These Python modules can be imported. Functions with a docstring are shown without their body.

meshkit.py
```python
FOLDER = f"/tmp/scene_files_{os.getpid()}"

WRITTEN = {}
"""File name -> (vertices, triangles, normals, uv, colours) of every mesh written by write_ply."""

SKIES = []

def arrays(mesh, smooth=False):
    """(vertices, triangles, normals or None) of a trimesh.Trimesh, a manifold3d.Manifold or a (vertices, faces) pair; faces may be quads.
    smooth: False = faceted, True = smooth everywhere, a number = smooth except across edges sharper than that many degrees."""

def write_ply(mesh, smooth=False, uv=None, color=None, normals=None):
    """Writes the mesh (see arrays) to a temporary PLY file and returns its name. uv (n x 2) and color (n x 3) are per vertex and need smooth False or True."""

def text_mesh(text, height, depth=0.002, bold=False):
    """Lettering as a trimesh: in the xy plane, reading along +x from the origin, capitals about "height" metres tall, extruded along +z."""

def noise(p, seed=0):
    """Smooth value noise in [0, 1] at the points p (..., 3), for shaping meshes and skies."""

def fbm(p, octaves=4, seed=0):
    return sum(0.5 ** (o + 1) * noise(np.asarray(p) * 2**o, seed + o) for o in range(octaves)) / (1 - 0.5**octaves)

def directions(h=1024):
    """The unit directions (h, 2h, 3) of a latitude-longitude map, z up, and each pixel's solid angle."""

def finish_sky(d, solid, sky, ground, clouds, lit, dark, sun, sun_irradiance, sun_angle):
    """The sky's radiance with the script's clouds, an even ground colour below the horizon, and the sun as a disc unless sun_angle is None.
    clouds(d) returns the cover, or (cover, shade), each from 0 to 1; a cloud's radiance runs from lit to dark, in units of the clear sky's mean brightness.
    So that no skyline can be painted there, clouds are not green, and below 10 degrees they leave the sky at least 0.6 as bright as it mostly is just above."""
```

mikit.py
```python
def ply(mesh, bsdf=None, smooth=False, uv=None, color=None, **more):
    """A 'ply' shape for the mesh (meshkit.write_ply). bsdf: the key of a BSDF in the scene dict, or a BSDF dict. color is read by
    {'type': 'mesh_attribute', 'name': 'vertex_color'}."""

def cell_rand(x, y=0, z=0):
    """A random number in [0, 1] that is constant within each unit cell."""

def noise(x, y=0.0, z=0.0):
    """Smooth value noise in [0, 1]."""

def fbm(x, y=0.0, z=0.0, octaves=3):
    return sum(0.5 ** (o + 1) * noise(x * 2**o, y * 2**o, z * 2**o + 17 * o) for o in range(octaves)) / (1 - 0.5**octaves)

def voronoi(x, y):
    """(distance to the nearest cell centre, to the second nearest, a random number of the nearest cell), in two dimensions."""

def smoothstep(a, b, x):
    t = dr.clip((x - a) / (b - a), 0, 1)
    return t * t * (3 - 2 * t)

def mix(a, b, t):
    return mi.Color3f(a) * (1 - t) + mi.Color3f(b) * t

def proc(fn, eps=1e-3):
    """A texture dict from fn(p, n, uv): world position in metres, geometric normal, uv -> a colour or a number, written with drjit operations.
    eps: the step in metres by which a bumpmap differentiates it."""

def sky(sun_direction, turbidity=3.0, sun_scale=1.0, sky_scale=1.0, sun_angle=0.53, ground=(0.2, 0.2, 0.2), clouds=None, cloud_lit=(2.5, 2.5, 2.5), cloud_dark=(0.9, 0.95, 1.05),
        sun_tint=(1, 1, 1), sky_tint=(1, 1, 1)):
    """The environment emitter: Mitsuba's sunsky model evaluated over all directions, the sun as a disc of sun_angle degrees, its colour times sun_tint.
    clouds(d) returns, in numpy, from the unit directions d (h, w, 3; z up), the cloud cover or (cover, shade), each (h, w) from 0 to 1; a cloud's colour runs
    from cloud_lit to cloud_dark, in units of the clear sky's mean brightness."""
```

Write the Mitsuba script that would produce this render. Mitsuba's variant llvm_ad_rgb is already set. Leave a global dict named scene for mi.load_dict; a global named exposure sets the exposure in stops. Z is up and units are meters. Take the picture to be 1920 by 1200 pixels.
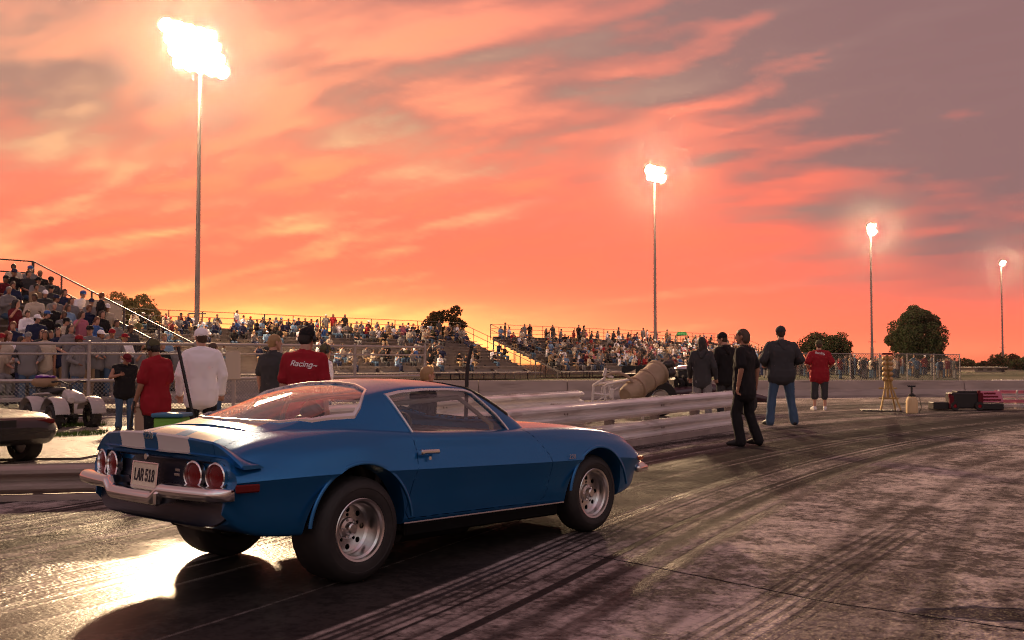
import math
import random
import numpy as np
import trimesh
import manifold3d as m3
import drjit as dr
import mitsuba as mi
import shapely
from shapely.geometry import Polygon, LineString, Point
from shapely import affinity
import mikit
import meshkit
from mikit import ply, proc, noise, fbm, voronoi, smoothstep, mix, cell_rand

T = mi.ScalarTransform4f
rng = random.Random(7)
scene, labels = {}, {}

# ------------------------------------------------------------------ camera
FPX, HZ, EYE = 2000.0, 683.0, 1.55                      # focal length and horizon in photograph pixels, eye height in metres
PITCH = math.atan((HZ - 600) / FPX)
scene['camera'] = {'type': 'perspective', 'fov': math.degrees(2 * math.atan(960 / FPX)), 'fov_axis': 'x', 'near_clip': .1, 'far_clip': 6000.0,
                   'to_world': T().look_at(origin=[0, 0, EYE], target=[0, math.cos(PITCH), EYE + math.sin(PITCH)], up=[0, 0, 1])}
# ------------------------------------------------------------------ sky, exposure
exposure = 5.3
def sstep(a, b, x):
    t = np.clip((x - a) / (b - a), 0, 1)
    return t * t * (3 - 2 * t)
def clouds(d):
    x, y, z = d[..., 0], d[..., 1], d[..., 2]
    az, el = np.degrees(np.arctan2(x, y)), np.degrees(np.arcsin(np.clip(z, -1, 1)))
    k = 1 / (np.maximum(z, 0) + .17)
    r = .5                                              # the bands run across the sky, a little slanted
    u, v = (x * math.cos(r) - y * math.sin(r)) * k, (x * math.sin(r) + y * math.cos(r)) * k
    P = lambda a, b, c: np.stack([u * a, v * b, np.full_like(u, c)], -1)
    w = meshkit.fbm(P(1.3, 1.6, 3.1), 4, seed=5) - .5
    Q = lambda a, b, c: np.stack([u * a + w * 1.6, v * b + w * 1.9, np.full_like(u, c)], -1)
    big = meshkit.fbm(Q(1.1, 1.7, .3), 5, seed=11)
    mid = meshkit.fbm(Q(2.6, 6.5, 1.7), 5, seed=23)
    fine = meshkit.fbm(Q(5.0, 14.0, 4.7), 5, seed=31)
    n = .24 * big + .42 * mid + .34 * fine
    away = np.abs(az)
    west = np.exp(-((az + 14) / 34) ** 2)               # the afterglow under the cloud deck
    right = sstep(8, 24, az + .35 * (np.minimum(el, 20) - 9) + 14 * (n - .5)) * (1 - sstep(50, 150, away)) * (az > 0)
    left = sstep(-14, -27, az + 12 * (n - .5)) * (1 - sstep(50, 150, away)) * (az < 0)
    shade = .05 + .16 * sstep(2, 6, el) + .46 * sstep(5, 16, el) * (1 - .45 * sstep(30, 70, away)) + .60 * right * sstep(1.3, 4.5, el) + .34 * left * sstep(8, 15, el)
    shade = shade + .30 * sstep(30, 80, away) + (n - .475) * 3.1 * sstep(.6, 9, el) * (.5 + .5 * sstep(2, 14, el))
    low = np.exp(-(el / 2.4) ** 2) * np.exp(-((az + 9) / 17) ** 2) + .5 * np.exp(-(el / .9) ** 2) * np.exp(-((az - 20) / 16) ** 2)
    holes = sstep(.50, .80, .5 * mid + .25 * fine + .25 * big + .02) * (1 - .85 * right)
    cover = .992 - .22 * low * (.6 + .8 * mid) - holes * (.05 * sstep(2.2, 8, el) + .05) * (.55 + .45 * west) - (.01 * sstep(6, 15, el) + .06 * sstep(6, 16, el) * sstep(.42, .62, 1 - n)) * west * (1 - .5 * right)
    deck = sstep(28, 60, away) * (1 - sstep(14, 30, el + 16 * (n - .5)))        # unseen dark cloud added outside the view to dim the car's lower side
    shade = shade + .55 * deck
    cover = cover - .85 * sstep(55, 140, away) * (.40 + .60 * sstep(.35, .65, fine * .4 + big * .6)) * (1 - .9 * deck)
    return cover, np.clip(shade, 0, 1)

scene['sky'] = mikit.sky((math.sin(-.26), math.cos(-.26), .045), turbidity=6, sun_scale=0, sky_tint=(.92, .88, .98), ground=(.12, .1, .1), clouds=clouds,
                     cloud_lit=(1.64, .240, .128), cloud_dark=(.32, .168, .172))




def G(px, py, z=None):
    """The ground point (or the point at height z) that the photograph shows at a pixel."""
    d = at(px, py, 1.0) - np.array([0, 0, EYE])
    if z is not None:
        return np.array([0, 0, EYE]) + d * ((z - EYE) / d[2])
    lo, hi = 2.0, 3000.0
    for _ in range(60):
        m = (lo + hi) / 2
        lo, hi = (m, hi) if EYE + d[2] * m > zg(m) else (lo, m)
    return np.array([0, 0, EYE]) + d * lo


def at(px, py, y):
    """The point at distance y (metres north of the camera) seen at a pixel."""
    c, s = math.cos(PITCH), math.sin(PITCH)
    v = np.array([(px - 960) / FPX, c + (py - 600) / FPX * s, s - (py - 600) / FPX * c])
    return np.array([0, 0, EYE]) + v * (y / v[1])


def zg(y):
    """Height of the ground: it climbs very gently from the camera to the start line and is level beyond it."""
    y = np.asarray(y, float)
    return .007 * (y + 24 - np.sqrt((y - 24) ** 2 + 20))


# ------------------------------------------------------------------ mesh helpers
def tm(m, refine=None):
    if hasattr(m, 'to_mesh'):
        if refine:
            m = m.refine_to_length(refine)
        q = m.to_mesh()
        return trimesh.Trimesh(np.array(q.vert_properties[:, :3], float), np.array(q.tri_verts), process=False)
    if isinstance(m, tuple):
        v, f = np.asarray(m[0], float), np.asarray(m[1], int)
        return trimesh.Trimesh(v, np.vstack([f[:, [0, 1, 2]], f[:, [0, 2, 3]]]) if f.shape[1] == 4 else f, process=False)
    return m


def man(t):
    t = tm(t)
    t = trimesh.Trimesh(t.vertices, t.faces, process=True)
    return m3.Manifold(m3.Mesh(np.asarray(t.vertices, np.float32), np.asarray(t.faces, np.uint32)))


def cat(*ms):
    ms = [tm(x) for x in (ms[0] if len(ms) == 1 and isinstance(ms[0], list) else ms)]
    return trimesh.util.concatenate(ms)


def mv(m, loc=(0, 0, 0), rz=0.0, sc=None, rx=0.0, ry=0.0):
    t = tm(m).copy()
    v = t.vertices * (1 if sc is None else np.asarray(sc))
    for ang, i, j in ((rx, 1, 2), (ry, 2, 0), (rz, 0, 1)):
        if ang:
            c, s = math.cos(ang), math.sin(ang)
            v = v.copy()
            v[:, [i, j]] = np.stack([v[:, i] * c - v[:, j] * s, v[:, i] * s + v[:, j] * c], 1)
    return trimesh.Trimesh(v + np.asarray(loc), t.faces, process=False)


def box(c, s, bev=0.0, rz=0.0):
    """A box at centre c with sizes s, its edges chamfered by bev."""
    h = np.asarray(s, float) / 2
    b = min(bev, .45 * min(s))
    if b <= 0:
        m = trimesh.creation.box(extents=s)
        m = trimesh.Trimesh(m.vertices, m.faces, process=False)
    else:
        pts = [np.array([x, y, z]) * (h - b * (1 - np.eye(3)[k])) for x in (-1, 1) for y in (-1, 1) for z in (-1, 1) for k in range(3)]
        m = tm(m3.Manifold.hull_points(np.array(pts)))
    return mv(m, c, rz)


_SPH = {}


def ball(c, r, n=12):
    if n not in _SPH:
        _SPH[n] = m3.Manifold.sphere(1.0, n)
    return _SPH[n].scale([r, r, r] if np.isscalar(r) else list(r)).translate(list(map(float, c)))


def hull(*bs):
    return m3.Manifold.batch_hull([ball(*b) for b in bs])


def union(ms):
    return m3.Manifold.batch_boolean(list(ms), m3.OpType.Add)


def tube(pts, r, n=8, closed=False):
    """A swept round bar through the points."""
    p = np.asarray(pts, float)
    r = np.broadcast_to(r, (len(p),))
    if closed:
        t = np.roll(p, -1, 0) - np.roll(p, 1, 0)
    else:
        t = np.gradient(p, axis=0)
    t /= np.linalg.norm(t, axis=1, keepdims=True) + 1e-12
    a = np.cross(t[0], [0, 0, 1] if abs(t[0][2]) < .9 else [1, 0, 0])
    A = []
    for k in t:
        a = a - k * (a @ k)
        a /= np.linalg.norm(a)
        A.append(a)
    A = np.array(A)
    B = np.cross(t, A)
    ang = np.arange(n) * 2 * np.pi / n
    v = (p[:, None] + r[:, None, None] * (np.cos(ang)[None, :, None] * A[:, None] + np.sin(ang)[None, :, None] * B[:, None])).reshape(-1, 3)
    m = len(p)
    f = []
    for i in range(m if closed else m - 1):
        for j in range(n):
            a0, b0 = i * n, ((i + 1) % m) * n
            f += [[a0 + j, a0 + (j + 1) % n, b0 + (j + 1) % n], [a0 + j, b0 + (j + 1) % n, b0 + j]]
    if not closed:
        v = np.vstack([v, p[0], p[-1]])
        for j in range(n):
            f += [[m * n, (j + 1) % n, j], [m * n + 1, (m - 1) * n + j, (m - 1) * n + (j + 1) % n]]
    return trimesh.Trimesh(v, np.array(f), process=False)


def bar(p, q, w, h=None, up=(0, 0, 1)):
    """A square bar from p to q."""
    p, q = np.asarray(p, float), np.asarray(q, float)
    h = h or w
    t = (q - p) / np.linalg.norm(q - p)
    a = np.cross(t, up)
    if np.linalg.norm(a) < .05:
        a = np.cross(t, [1, 0, 0])
    a /= np.linalg.norm(a)
    b = np.cross(a, t)
    v = [e + x * a * w / 2 + y * b * h / 2 for e in (p, q) for x, y in ((-1, -1), (1, -1), (1, 1), (-1, 1))]
    return tm((np.array(v), np.array([[0, 3, 2, 1], [4, 5, 6, 7], [0, 1, 5, 4], [1, 2, 6, 5], [2, 3, 7, 6], [3, 0, 4, 7]])))


def lathe(prof, n=32, axis='z'):
    """Revolves (radius, height) points, a closed loop, about an axis."""
    p = np.asarray(prof, float)
    ang = np.arange(n) * 2 * np.pi / n
    v = np.stack([p[None, :, 0] * np.cos(ang)[:, None], p[None, :, 0] * np.sin(ang)[:, None], np.broadcast_to(p[None, :, 1], (n, len(p)))], -1).reshape(-1, 3)
    m = len(p)
    i, j = np.meshgrid(np.arange(n), np.arange(m - 1), indexing='ij')
    q = np.stack([i * m + j, ((i + 1) % n) * m + j, ((i + 1) % n) * m + j + 1, i * m + j + 1], -1).reshape(-1, 4)
    if axis == 'y':
        v = v[:, [0, 2, 1]] * [1, 1, -1]
    elif axis == 'x':
        v = v[:, [2, 0, 1]]
    return tm((v, q))


def slab(poly, h, plane='xy', at0=0.0):
    """A polygon extruded by h; plane xy (along z), xz (along y) or yz (along x)."""
    m = trimesh.creation.extrude_polygon(poly, h, engine='earcut')
    v = m.vertices + [0, 0, at0]
    f = m.faces
    if plane == 'xz':
        v, f = v[:, [0, 2, 1]], f[:, ::-1]
    elif plane == 'yz':
        v = v[:, [2, 0, 1]]
    return trimesh.Trimesh(v, f, process=False)


def pchip(xs, ys):
    from scipy.interpolate import PchipInterpolator
    return PchipInterpolator(xs, ys, extrapolate=True)


# ------------------------------------------------------------------ scene helpers
USED = {}


def key_of(name):
    k = USED.get(name, -1) + 1
    USED[name] = k
    return name if k == 0 else f'{name}_{k:03d}'


def tag(key, label=None, cat=None, group=None, kind=None):
    labels[key] = {k: v for k, v in (('label', label), ('category', cat), ('group', group), ('kind', kind)) if v}
    return key


def thing(name, label, cat, group=None):
    return tag(key_of(name), label, cat, group)


def part(parent, name, mesh, mat, smooth=35, label=None, kind=None, **kw):
    k = key_of(f'{parent}__{name}' if parent else name)
    scene[k] = mesh if isinstance(mesh, dict) else ply(tm(mesh), mat, smooth=smooth, **kw)
    if label or kind:
        tag(k, label, kind=kind)
    return k


def reuse(k, mat=None, to=None):
    d = dict(scene[k]) if isinstance(k, str) else dict(k)
    if mat:
        d['bsdf'] = {'type': 'ref', 'id': mat}
    if to is not None:
        d['to_world'] = to
    return d


def rgb(c):
    return {'type': 'rgb', 'value': list(map(float, c))}


def mat(name, color, rough=.6, metal=0.0, spec=.5, **kw):
    scene[name] = {'type': 'twosided', 'bsdf': {'type': 'principled', 'base_color': color if isinstance(color, dict) else rgb(color), 'roughness': rough, 'metallic': metal, 'specular': spec, **kw}}
    return name


def bump(name, color, rough, fn, scale=1.0, eps=1e-3, **kw):
    scene[name] = {'type': 'twosided', 'bsdf': {'type': 'bumpmap', 'arbitrary': proc(fn, eps), 'scale': float(scale),
                                                'bsdf': {'type': 'principled', 'base_color': color if isinstance(color, dict) else rgb(color), 'roughness': rough, **kw}}}
    return name

# ------------------------------------------------------------------ the blue coupe
CS, CA, CLIFT, CRAKE = 1.55 / 1.598, .717, .078, -.024
CC = np.array([-1.713 * CS, 7.958 * CS, 0.0])
CF, CL = np.array([math.sin(CA), math.cos(CA), 0]), np.array([-math.cos(CA), math.sin(CA), 0])


def car_w(m, body=True):
    """Car coordinates (x forward from the rear axle, y left, z up) to the world; the body sits raked on its wheels."""
    t = tm(m)
    v = np.asarray(t.vertices, float)
    z = v[:, 2] + ((CLIFT + CRAKE * v[:, 0]) if body else 0)
    w = CC + CS * (v[:, :1] * CF + v[:, 1:2] * CL + np.stack([z * 0, z * 0, z], 1))
    w[:, 2] += zg(w[:, 1])
    return trimesh.Trimesh(w, t.faces, process=False)


def loft(xs, section, warp=None):
    """A closed mesh from half sections section(x) -> (n, 2) points (y, z) running from the bottom centre to the top centre."""
    rings = []
    for x in xs:
        s = section(x)
        full = np.vstack([s, (s * [-1, 1])[::-1][1:-1]])
        rings.append(np.column_stack([np.full(len(full), x), full]))
    n, m = len(rings), len(rings[0])
    v = np.vstack(rings)
    i, j = np.meshgrid(np.arange(n - 1), np.arange(m), indexing='ij')
    q = np.stack([i * m + j, i * m + (j + 1) % m, (i + 1) * m + (j + 1) % m, (i + 1) * m + j], -1).reshape(-1, 4)
    f = np.vstack([q[:, [0, 1, 2]], q[:, [0, 2, 3]]])
    h = m // 2
    caps = []
    for base, flip in ((0, 1), ((n - 1) * m, 0)):
        for k in range(h):                                # strips between the two halves
            a, b, c, d = base + k, base + k + 1, base + (m - k - 1) % m, base + (m - k) % m
            for tri in ((a, b, c), (a, c, d)):
                if len(set(tri)) == 3:
                    caps.append(tri[::-1] if flip else tri)
    v = warp(v) if warp else v
    t = trimesh.Trimesh(v, np.vstack([f, np.array(caps)]), process=True)
    trimesh.repair.fix_normals(t)
    return t


def curve(pts, n):
    """n points along a smooth curve through the control points (Catmull-Rom, by chord length)."""
    p = np.asarray(pts, float)
    d = np.r_[0, np.cumsum(np.linalg.norm(np.diff(p, axis=0), axis=1) ** .6)]
    u = np.linspace(0, d[-1], n)
    return np.column_stack([pchip(d, p[:, 0])(u), pchip(d, p[:, 1])(u)])


X = [-1.10, -.95, -.70, -.35, 0, .35, .8, 1.3, 1.8, 2.2, 2.65, 3.05, 3.35, 3.55, 3.66]
f_bot = pchip(X, [.46, .36, .30, .28, .27, .27, .27, .27, .27, .265, .26, .27, .31, .38, .46])
f_wid = pchip(X, [.885, .900, .920, .940, .945, .935, .93, .93, .935, .94, .945, .93, .895, .84, .77])
f_mid = pchip(X, [.67, .675, .68, .685, .685, .675, .665, .655, .645, .64, .635, .625, .60, .575, .555])
f_sho = pchip(X, [.80, .845, .885, .925, .945, .93, .905, .895, .885, .88, .865, .83, .775, .70, .63])
f_top = pchip(X, [.83, .885, .96, 1.0, 1.0, .97, .94, .93, .94, .945, .925, .875, .80, .72, .64])
f_shw = pchip(X, [.80, .80, .80, .80, .80, .815, .83, .83, .82, .80, .79, .78, .75, .70, .63])


def body_section(x, d=0.0):
    b, w, m, s, t, sw = (float(f(x)) for f in (f_bot, f_wid, f_mid, f_sho, f_top, f_shw))
    b, w, s, t, sw = b + d, w - d, s - d, t - d, sw - d
    low = curve([(w - .14, b), (w - .105, b + .012), (w - .078, b + .09), (w - .046, b + .62 * (m - b)), (w, m)], 16)
    up = curve([(w, m), (w - .022, m + .05), (w - .066, m + .62 * (s - m)), (sw + .012, s - .02), (sw - .03, s + .012), (sw - .14, s + .35 * (t - s) + .012)], 18)
    top = curve([(sw - .14, s + .35 * (t - s) + .012), (sw * .55, s + .75 * (t - s) + .006), (sw * .25, t - .004), (0, t)], 14)
    return np.vstack([[(0, b)], [(w * .5, b)], low, up[1:], top[1:]])


def body_warp(v):
    v = v.copy()
    rear = np.clip((-.55 - v[:, 0]) / .5, 0, 1) ** 2
    nose = np.clip((v[:, 0] - 3.1) / .5, 0, 1) ** 2
    v[:, 0] += rear * (.10 * (v[:, 1] / .88) ** 2 + .10 * (v[:, 2] - .62)) - nose * (.09 * (v[:, 1] / .8) ** 2)
    return v


xs_body = np.unique(np.r_[np.linspace(-1.10, -.6, 16), np.linspace(-.6, 2.9, 60), np.linspace(2.9, 3.66, 24)])
body0 = man(loft(xs_body, body_section, body_warp))
inner = man(loft(np.linspace(-1.07, 3.62, 60), lambda x: body_section(x, .028), body_warp))


def prism_y(poly, y0, y1):
    return man(slab(poly, y1 - y0, 'xz', y0))


def prism_z(poly, z0, z1):
    return man(slab(poly, z1 - z0, 'xy', z0))


def cyl_y(x, z, r, y0, y1, n=64):
    return m3.Manifold.cylinder(y1 - y0, r, r, n).rotate([-90, 0, 0]).translate([x, y0, z])


RH, FH = (0.0, .362 - CLIFT), (2.715, .337 - CLIFT - CRAKE * 2.715)   # hub centres in body coordinates
AR, AF = .452, .405
# wheel-arch lips, then the arches and the cabin cut out
lips = []
for (hx, hz), r in ((RH, AR), (FH, AF)):
    for s in (-1, 1):
        ring = m3.Manifold.revolve(m3.CrossSection.circle(.016, 14).translate([r + .006, 0]), 72).rotate([90, 0, 0])
        lips.append(ring.scale([1, .7, 1]).translate([hx, s * .922, hz]) ^ m3.Manifold.cube([2, .3, 2], True).translate([hx, s * .93, hz + 1.06]))
body = body0 + union(lips)
wells = [cyl_y(hx, hz, r, a, b) for (hx, hz), r in ((RH, AR), (FH, AF)) for a, b in ((-1.1, -.52), (.52, 1.1))]
body -= union(wells)
cabin = prism_z(Polygon([(.02, -.60), (.30, -.735), (1.55, -.745), (1.78, -.70), (1.93, -.40), (1.97, 0), (1.93, .40), (1.78, .70), (1.55, .745), (.30, .735), (.02, .60)]), .42, 1.3)
body -= cabin
tail_cut = man(loft(np.linspace(-1.3, -1.075, 3), lambda x: curve([(0, .60), (.70, .60), (.765, .63), (.775, .70), (.765, .765), (.70, .782), (0, .787)], 30), body_warp))
body -= tail_cut
body -= m3.Manifold.cube([.30, 1.56, .40], True).translate([-1.13, 0, .36])
shell = body0 - inner
# panels cut out as pieces of their own: doors, deck lid, bonnet
door_poly = Polygon([(.545, .95), (.55, .78), (.50, .62), (.462, .36), (.50, .315), (1.95, .31), (2.045, .36), (2.055, .60), (2.03, .70), (1.94, .82), (1.86, .90), (1.86, .95)])
lid_poly = Polygon([(-1.005, -.60), (-.99, 0), (-1.005, .60), (-.50, .56), (-.56, .2), (-.57, 0), (-.56, -.2), (-.50, -.56)])
hood_poly = Polygon([(2.03, 0), (1.99, .40), (1.90, .70), (2.4, .735), (3.0, .70), (3.36, .55), (3.46, 0), (3.36, -.55), (3.0, -.70), (2.4, -.735), (1.90, -.70), (1.99, -.40)])
pieces = {}
for nm, prism, dil in (('door', prism_y(door_poly, -1.2, -.72), prism_y(door_poly.buffer(.007, join_style=2), -1.2, -.70)),
                       ('door_l', prism_y(door_poly, .72, 1.2), prism_y(door_poly.buffer(.007, join_style=2), .70, 1.2)),
                       ('trunk_lid', prism_z(lid_poly, .7, 1.4), prism_z(lid_poly.buffer(.006, join_style=2), .7, 1.4)),
                       ('hood', prism_z(hood_poly, .6, 1.4), prism_z(hood_poly.buffer(.006, join_style=2), .6, 1.4))):
    pieces[nm] = (shell - cabin - union(wells)) ^ prism
    body -= (shell ^ dil)

# greenhouse
GX = [-.62, -.45, -.25, 0, .25, .5, .8, 1.1, 1.35, 1.55, 1.75, 1.97]
g_top = pchip(GX, [.985, 1.035, 1.10, 1.175, 1.238, 1.283, 1.308, 1.308, 1.283, 1.205, 1.095, .955])
g_edge = pchip(GX, [.935, .965, 1.02, 1.10, 1.175, 1.22, 1.25, 1.252, 1.235, 1.165, 1.06, .925])   # height of the roof's edge
g_ew = pchip(GX, [.60, .60, .60, .60, .60, .60, .605, .605, .605, .62, .645, .67])
g_bw = pchip(GX, [.74, .765, .78, .79, .80, .81, .818, .818, .81, .79, .765, .72])
g_b = pchip(GX, [.86, .88, .895, .90, .90, .895, .885, .875, .87, .865, .86, .86])


def green_section(x, d=0.0):
    t, e, ew, bw, b = (float(f(x)) for f in (g_top, g_edge, g_ew, g_bw, g_b))
    t, e, ew, bw = t - d, e - d, ew - d, bw - d
    b = b - .05
    side = curve([(bw, b), (bw - .02, b + .06), ((bw + ew) / 2 + .018, (b + e) / 2), (ew + .008, e - .015), (ew - .03, e + .012)], 22)
    top = curve([(ew - .03, e + .012), (ew * .6, e + .72 * (t - e)), (ew * .28, t - .004), (0, t)], 16)
    return np.vstack([[(0, b)], [(bw * .5, b)], side, top[1:]])


gxs = np.linspace(-.62, 1.97, 64)
gout, gin = man(loft(gxs, green_section)), man(loft(np.linspace(-.66, 2.02, 60), lambda x: green_section(x, .03)))
gbig = man(loft(gxs, lambda x: green_section(x, -.010)))
gsm = man(loft(gxs, lambda x: green_section(x, .010)))
gsm2 = man(loft(gxs, lambda x: green_section(x, .016)))
rear_poly = Polygon([(-.50, 0), (-.47, -.28), (-.38, -.48), (-.20, -.60), (.02, -.65), (.12, -.668), (.20, -.635), (.27, -.585), (.37, -.50), (.44, -.3), (.46, 0), (.44, .3), (.37, .50), (.27, .585), (.20, .635), (.12, .668), (.02, .65), (-.20, .60), (-.38, .48), (-.47, .28)])
wind_poly = Polygon([(1.335, 0), (1.325, -.30), (1.30, -.545), (1.42, -.60), (1.78, -.655), (1.90, -.42), (1.945, 0), (1.90, .42), (1.78, .655), (1.42, .60), (1.30, .545), (1.325, .30)])
side_poly = Polygon([(.485, 1.192), (.60, .915), (1.0, .907), (1.70, .900), (1.59, 1.03), (1.47, 1.13), (1.375, 1.205), (1.30, 1.224), (1.1, 1.232), (.85, 1.230), (.62, 1.215)])
W = {'rear': prism_z(rear_poly, .93, 1.5), 'front': prism_z(wind_poly, .90, 1.5), 'right': prism_y(side_poly, -1.0, -.45), 'left': prism_y(side_poly, .45, 1.0)}
grow = lambda p, d: p.buffer(d, join_style=2, mitre_limit=2.5)
WB = {'rear': prism_z(grow(rear_poly, .016), .93, 1.5), 'right': prism_y(grow(side_poly, .016), -1.0, -.45), 'left': prism_y(grow(side_poly, .012), .45, 1.0), 'front': prism_z(grow(wind_poly, .012), .92, 1.5)}
roof = (gout - gin) - union(W.values())
roof = roof ^ m3.Manifold.cube([6, 6, 2], True).translate([0, 0, 1 + .80])
glass = {k: ((gsm - gsm2) ^ w) for k, w in W.items()}
trims = {k: (((gbig - gsm) ^ WB[k]) - W[k]) for k in WB}


def outer(t):
    c = t.triangles_center - np.array([.75, 0, .6])
    return (t.face_normals * c).sum(1) > 0.15


def outward(m):
    t = tm(m)
    t = trimesh.Trimesh(t.vertices, t.faces, process=False)
    t.update_faces(outer(t))
    t.remove_unreferenced_vertices()
    return t


def paint(p, n, uv):
    """Blue metallic paint; two broad white stripes printed on the bonnet, the deck lid and the spoiler."""
    qx, qy = p.x - float(CC[0]), p.y - float(CC[1])
    x = (qx * float(CF[0]) + qy * float(CF[1])) / CS
    y = (qx * float(CL[0]) + qy * float(CL[1])) / CS
    flake = noise(p.x * 900, p.y * 900, p.z * 900)
    blue = mix((.012, .18, .48), (.026, .25, .62), flake)
    a = dr.abs(y)
    edge = smoothstep(.075, .081, a) * (1 - smoothstep(.425, .431, a))
    where = dr.select(x > 1.95, 1.0, dr.select(x < -.38, 1.0, 0.0)) * smoothstep(.35, .55, n.z)
    return mix(blue, (.60, .57, .55), edge * where)


def coat(p, n, uv):
    return paint(p, n, uv) * .45


scene['car_paint'] = {'type': 'twosided', 'bsdf': {'type': 'blendbsdf', 'weight': .55,
                      'a': {'type': 'principled', 'base_color': proc(paint), 'roughness': .26, 'metallic': .95, 'specular': .5},
                      'b': {'type': 'roughplastic', 'diffuse_reflectance': proc(coat), 'int_ior': 1.6, 'alpha': .035, 'nonlinear': False}}}
mat('chrome', (.80, .78, .76), .09, 1.0)
mat('polished_alloy', (.62, .60, .58), .22, 1.0)
mat('dark_trim', (.012, .012, .013), .45)
mat('black_vinyl', (.02, .02, .021), .5)
mat('grey_cloth', (.20, .18, .16), .8)
mat('sill_shade_black', (.004, .004, .004), .9, spec=.15)
mat('bright_trim', (.88, .86, .84), .32, .85)
mat('pale_trim', (.46, .43, .38), .7)
mat('red_lens', (.13, .004, .005), .30, spec=.3)
mat('amber_lens', (.35, .07, .01), .15, clearcoat=1.0)
mat('stripe_white', (.60, .57, .55), .3, clearcoat=1.0)
mat('plate_white', (.62, .55, .42), .5)
mat('plate_ink', (.03, .025, .03), .5)
scene['car_glass'] = {'type': 'thindielectric', 'int_ior': 1.55, 'specular_transmittance': rgb((.99, .99, .97))}
scene['tyre_rubber'] = {'type': 'twosided', 'bsdf': {'type': 'bumpmap', 'arbitrary': proc(lambda p, n, uv: fbm(p.x * 60, p.y * 60, p.z * 60)), 'scale': .0016,
                                                  'bsdf': {'type': 'principled', 'base_color': proc(lambda p, n, uv: mix((.009, .0085, .0085), (.026, .023, .022), fbm(p.x * 9, p.y * 9, p.z * 9))), 'roughness': .62}}}

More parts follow.
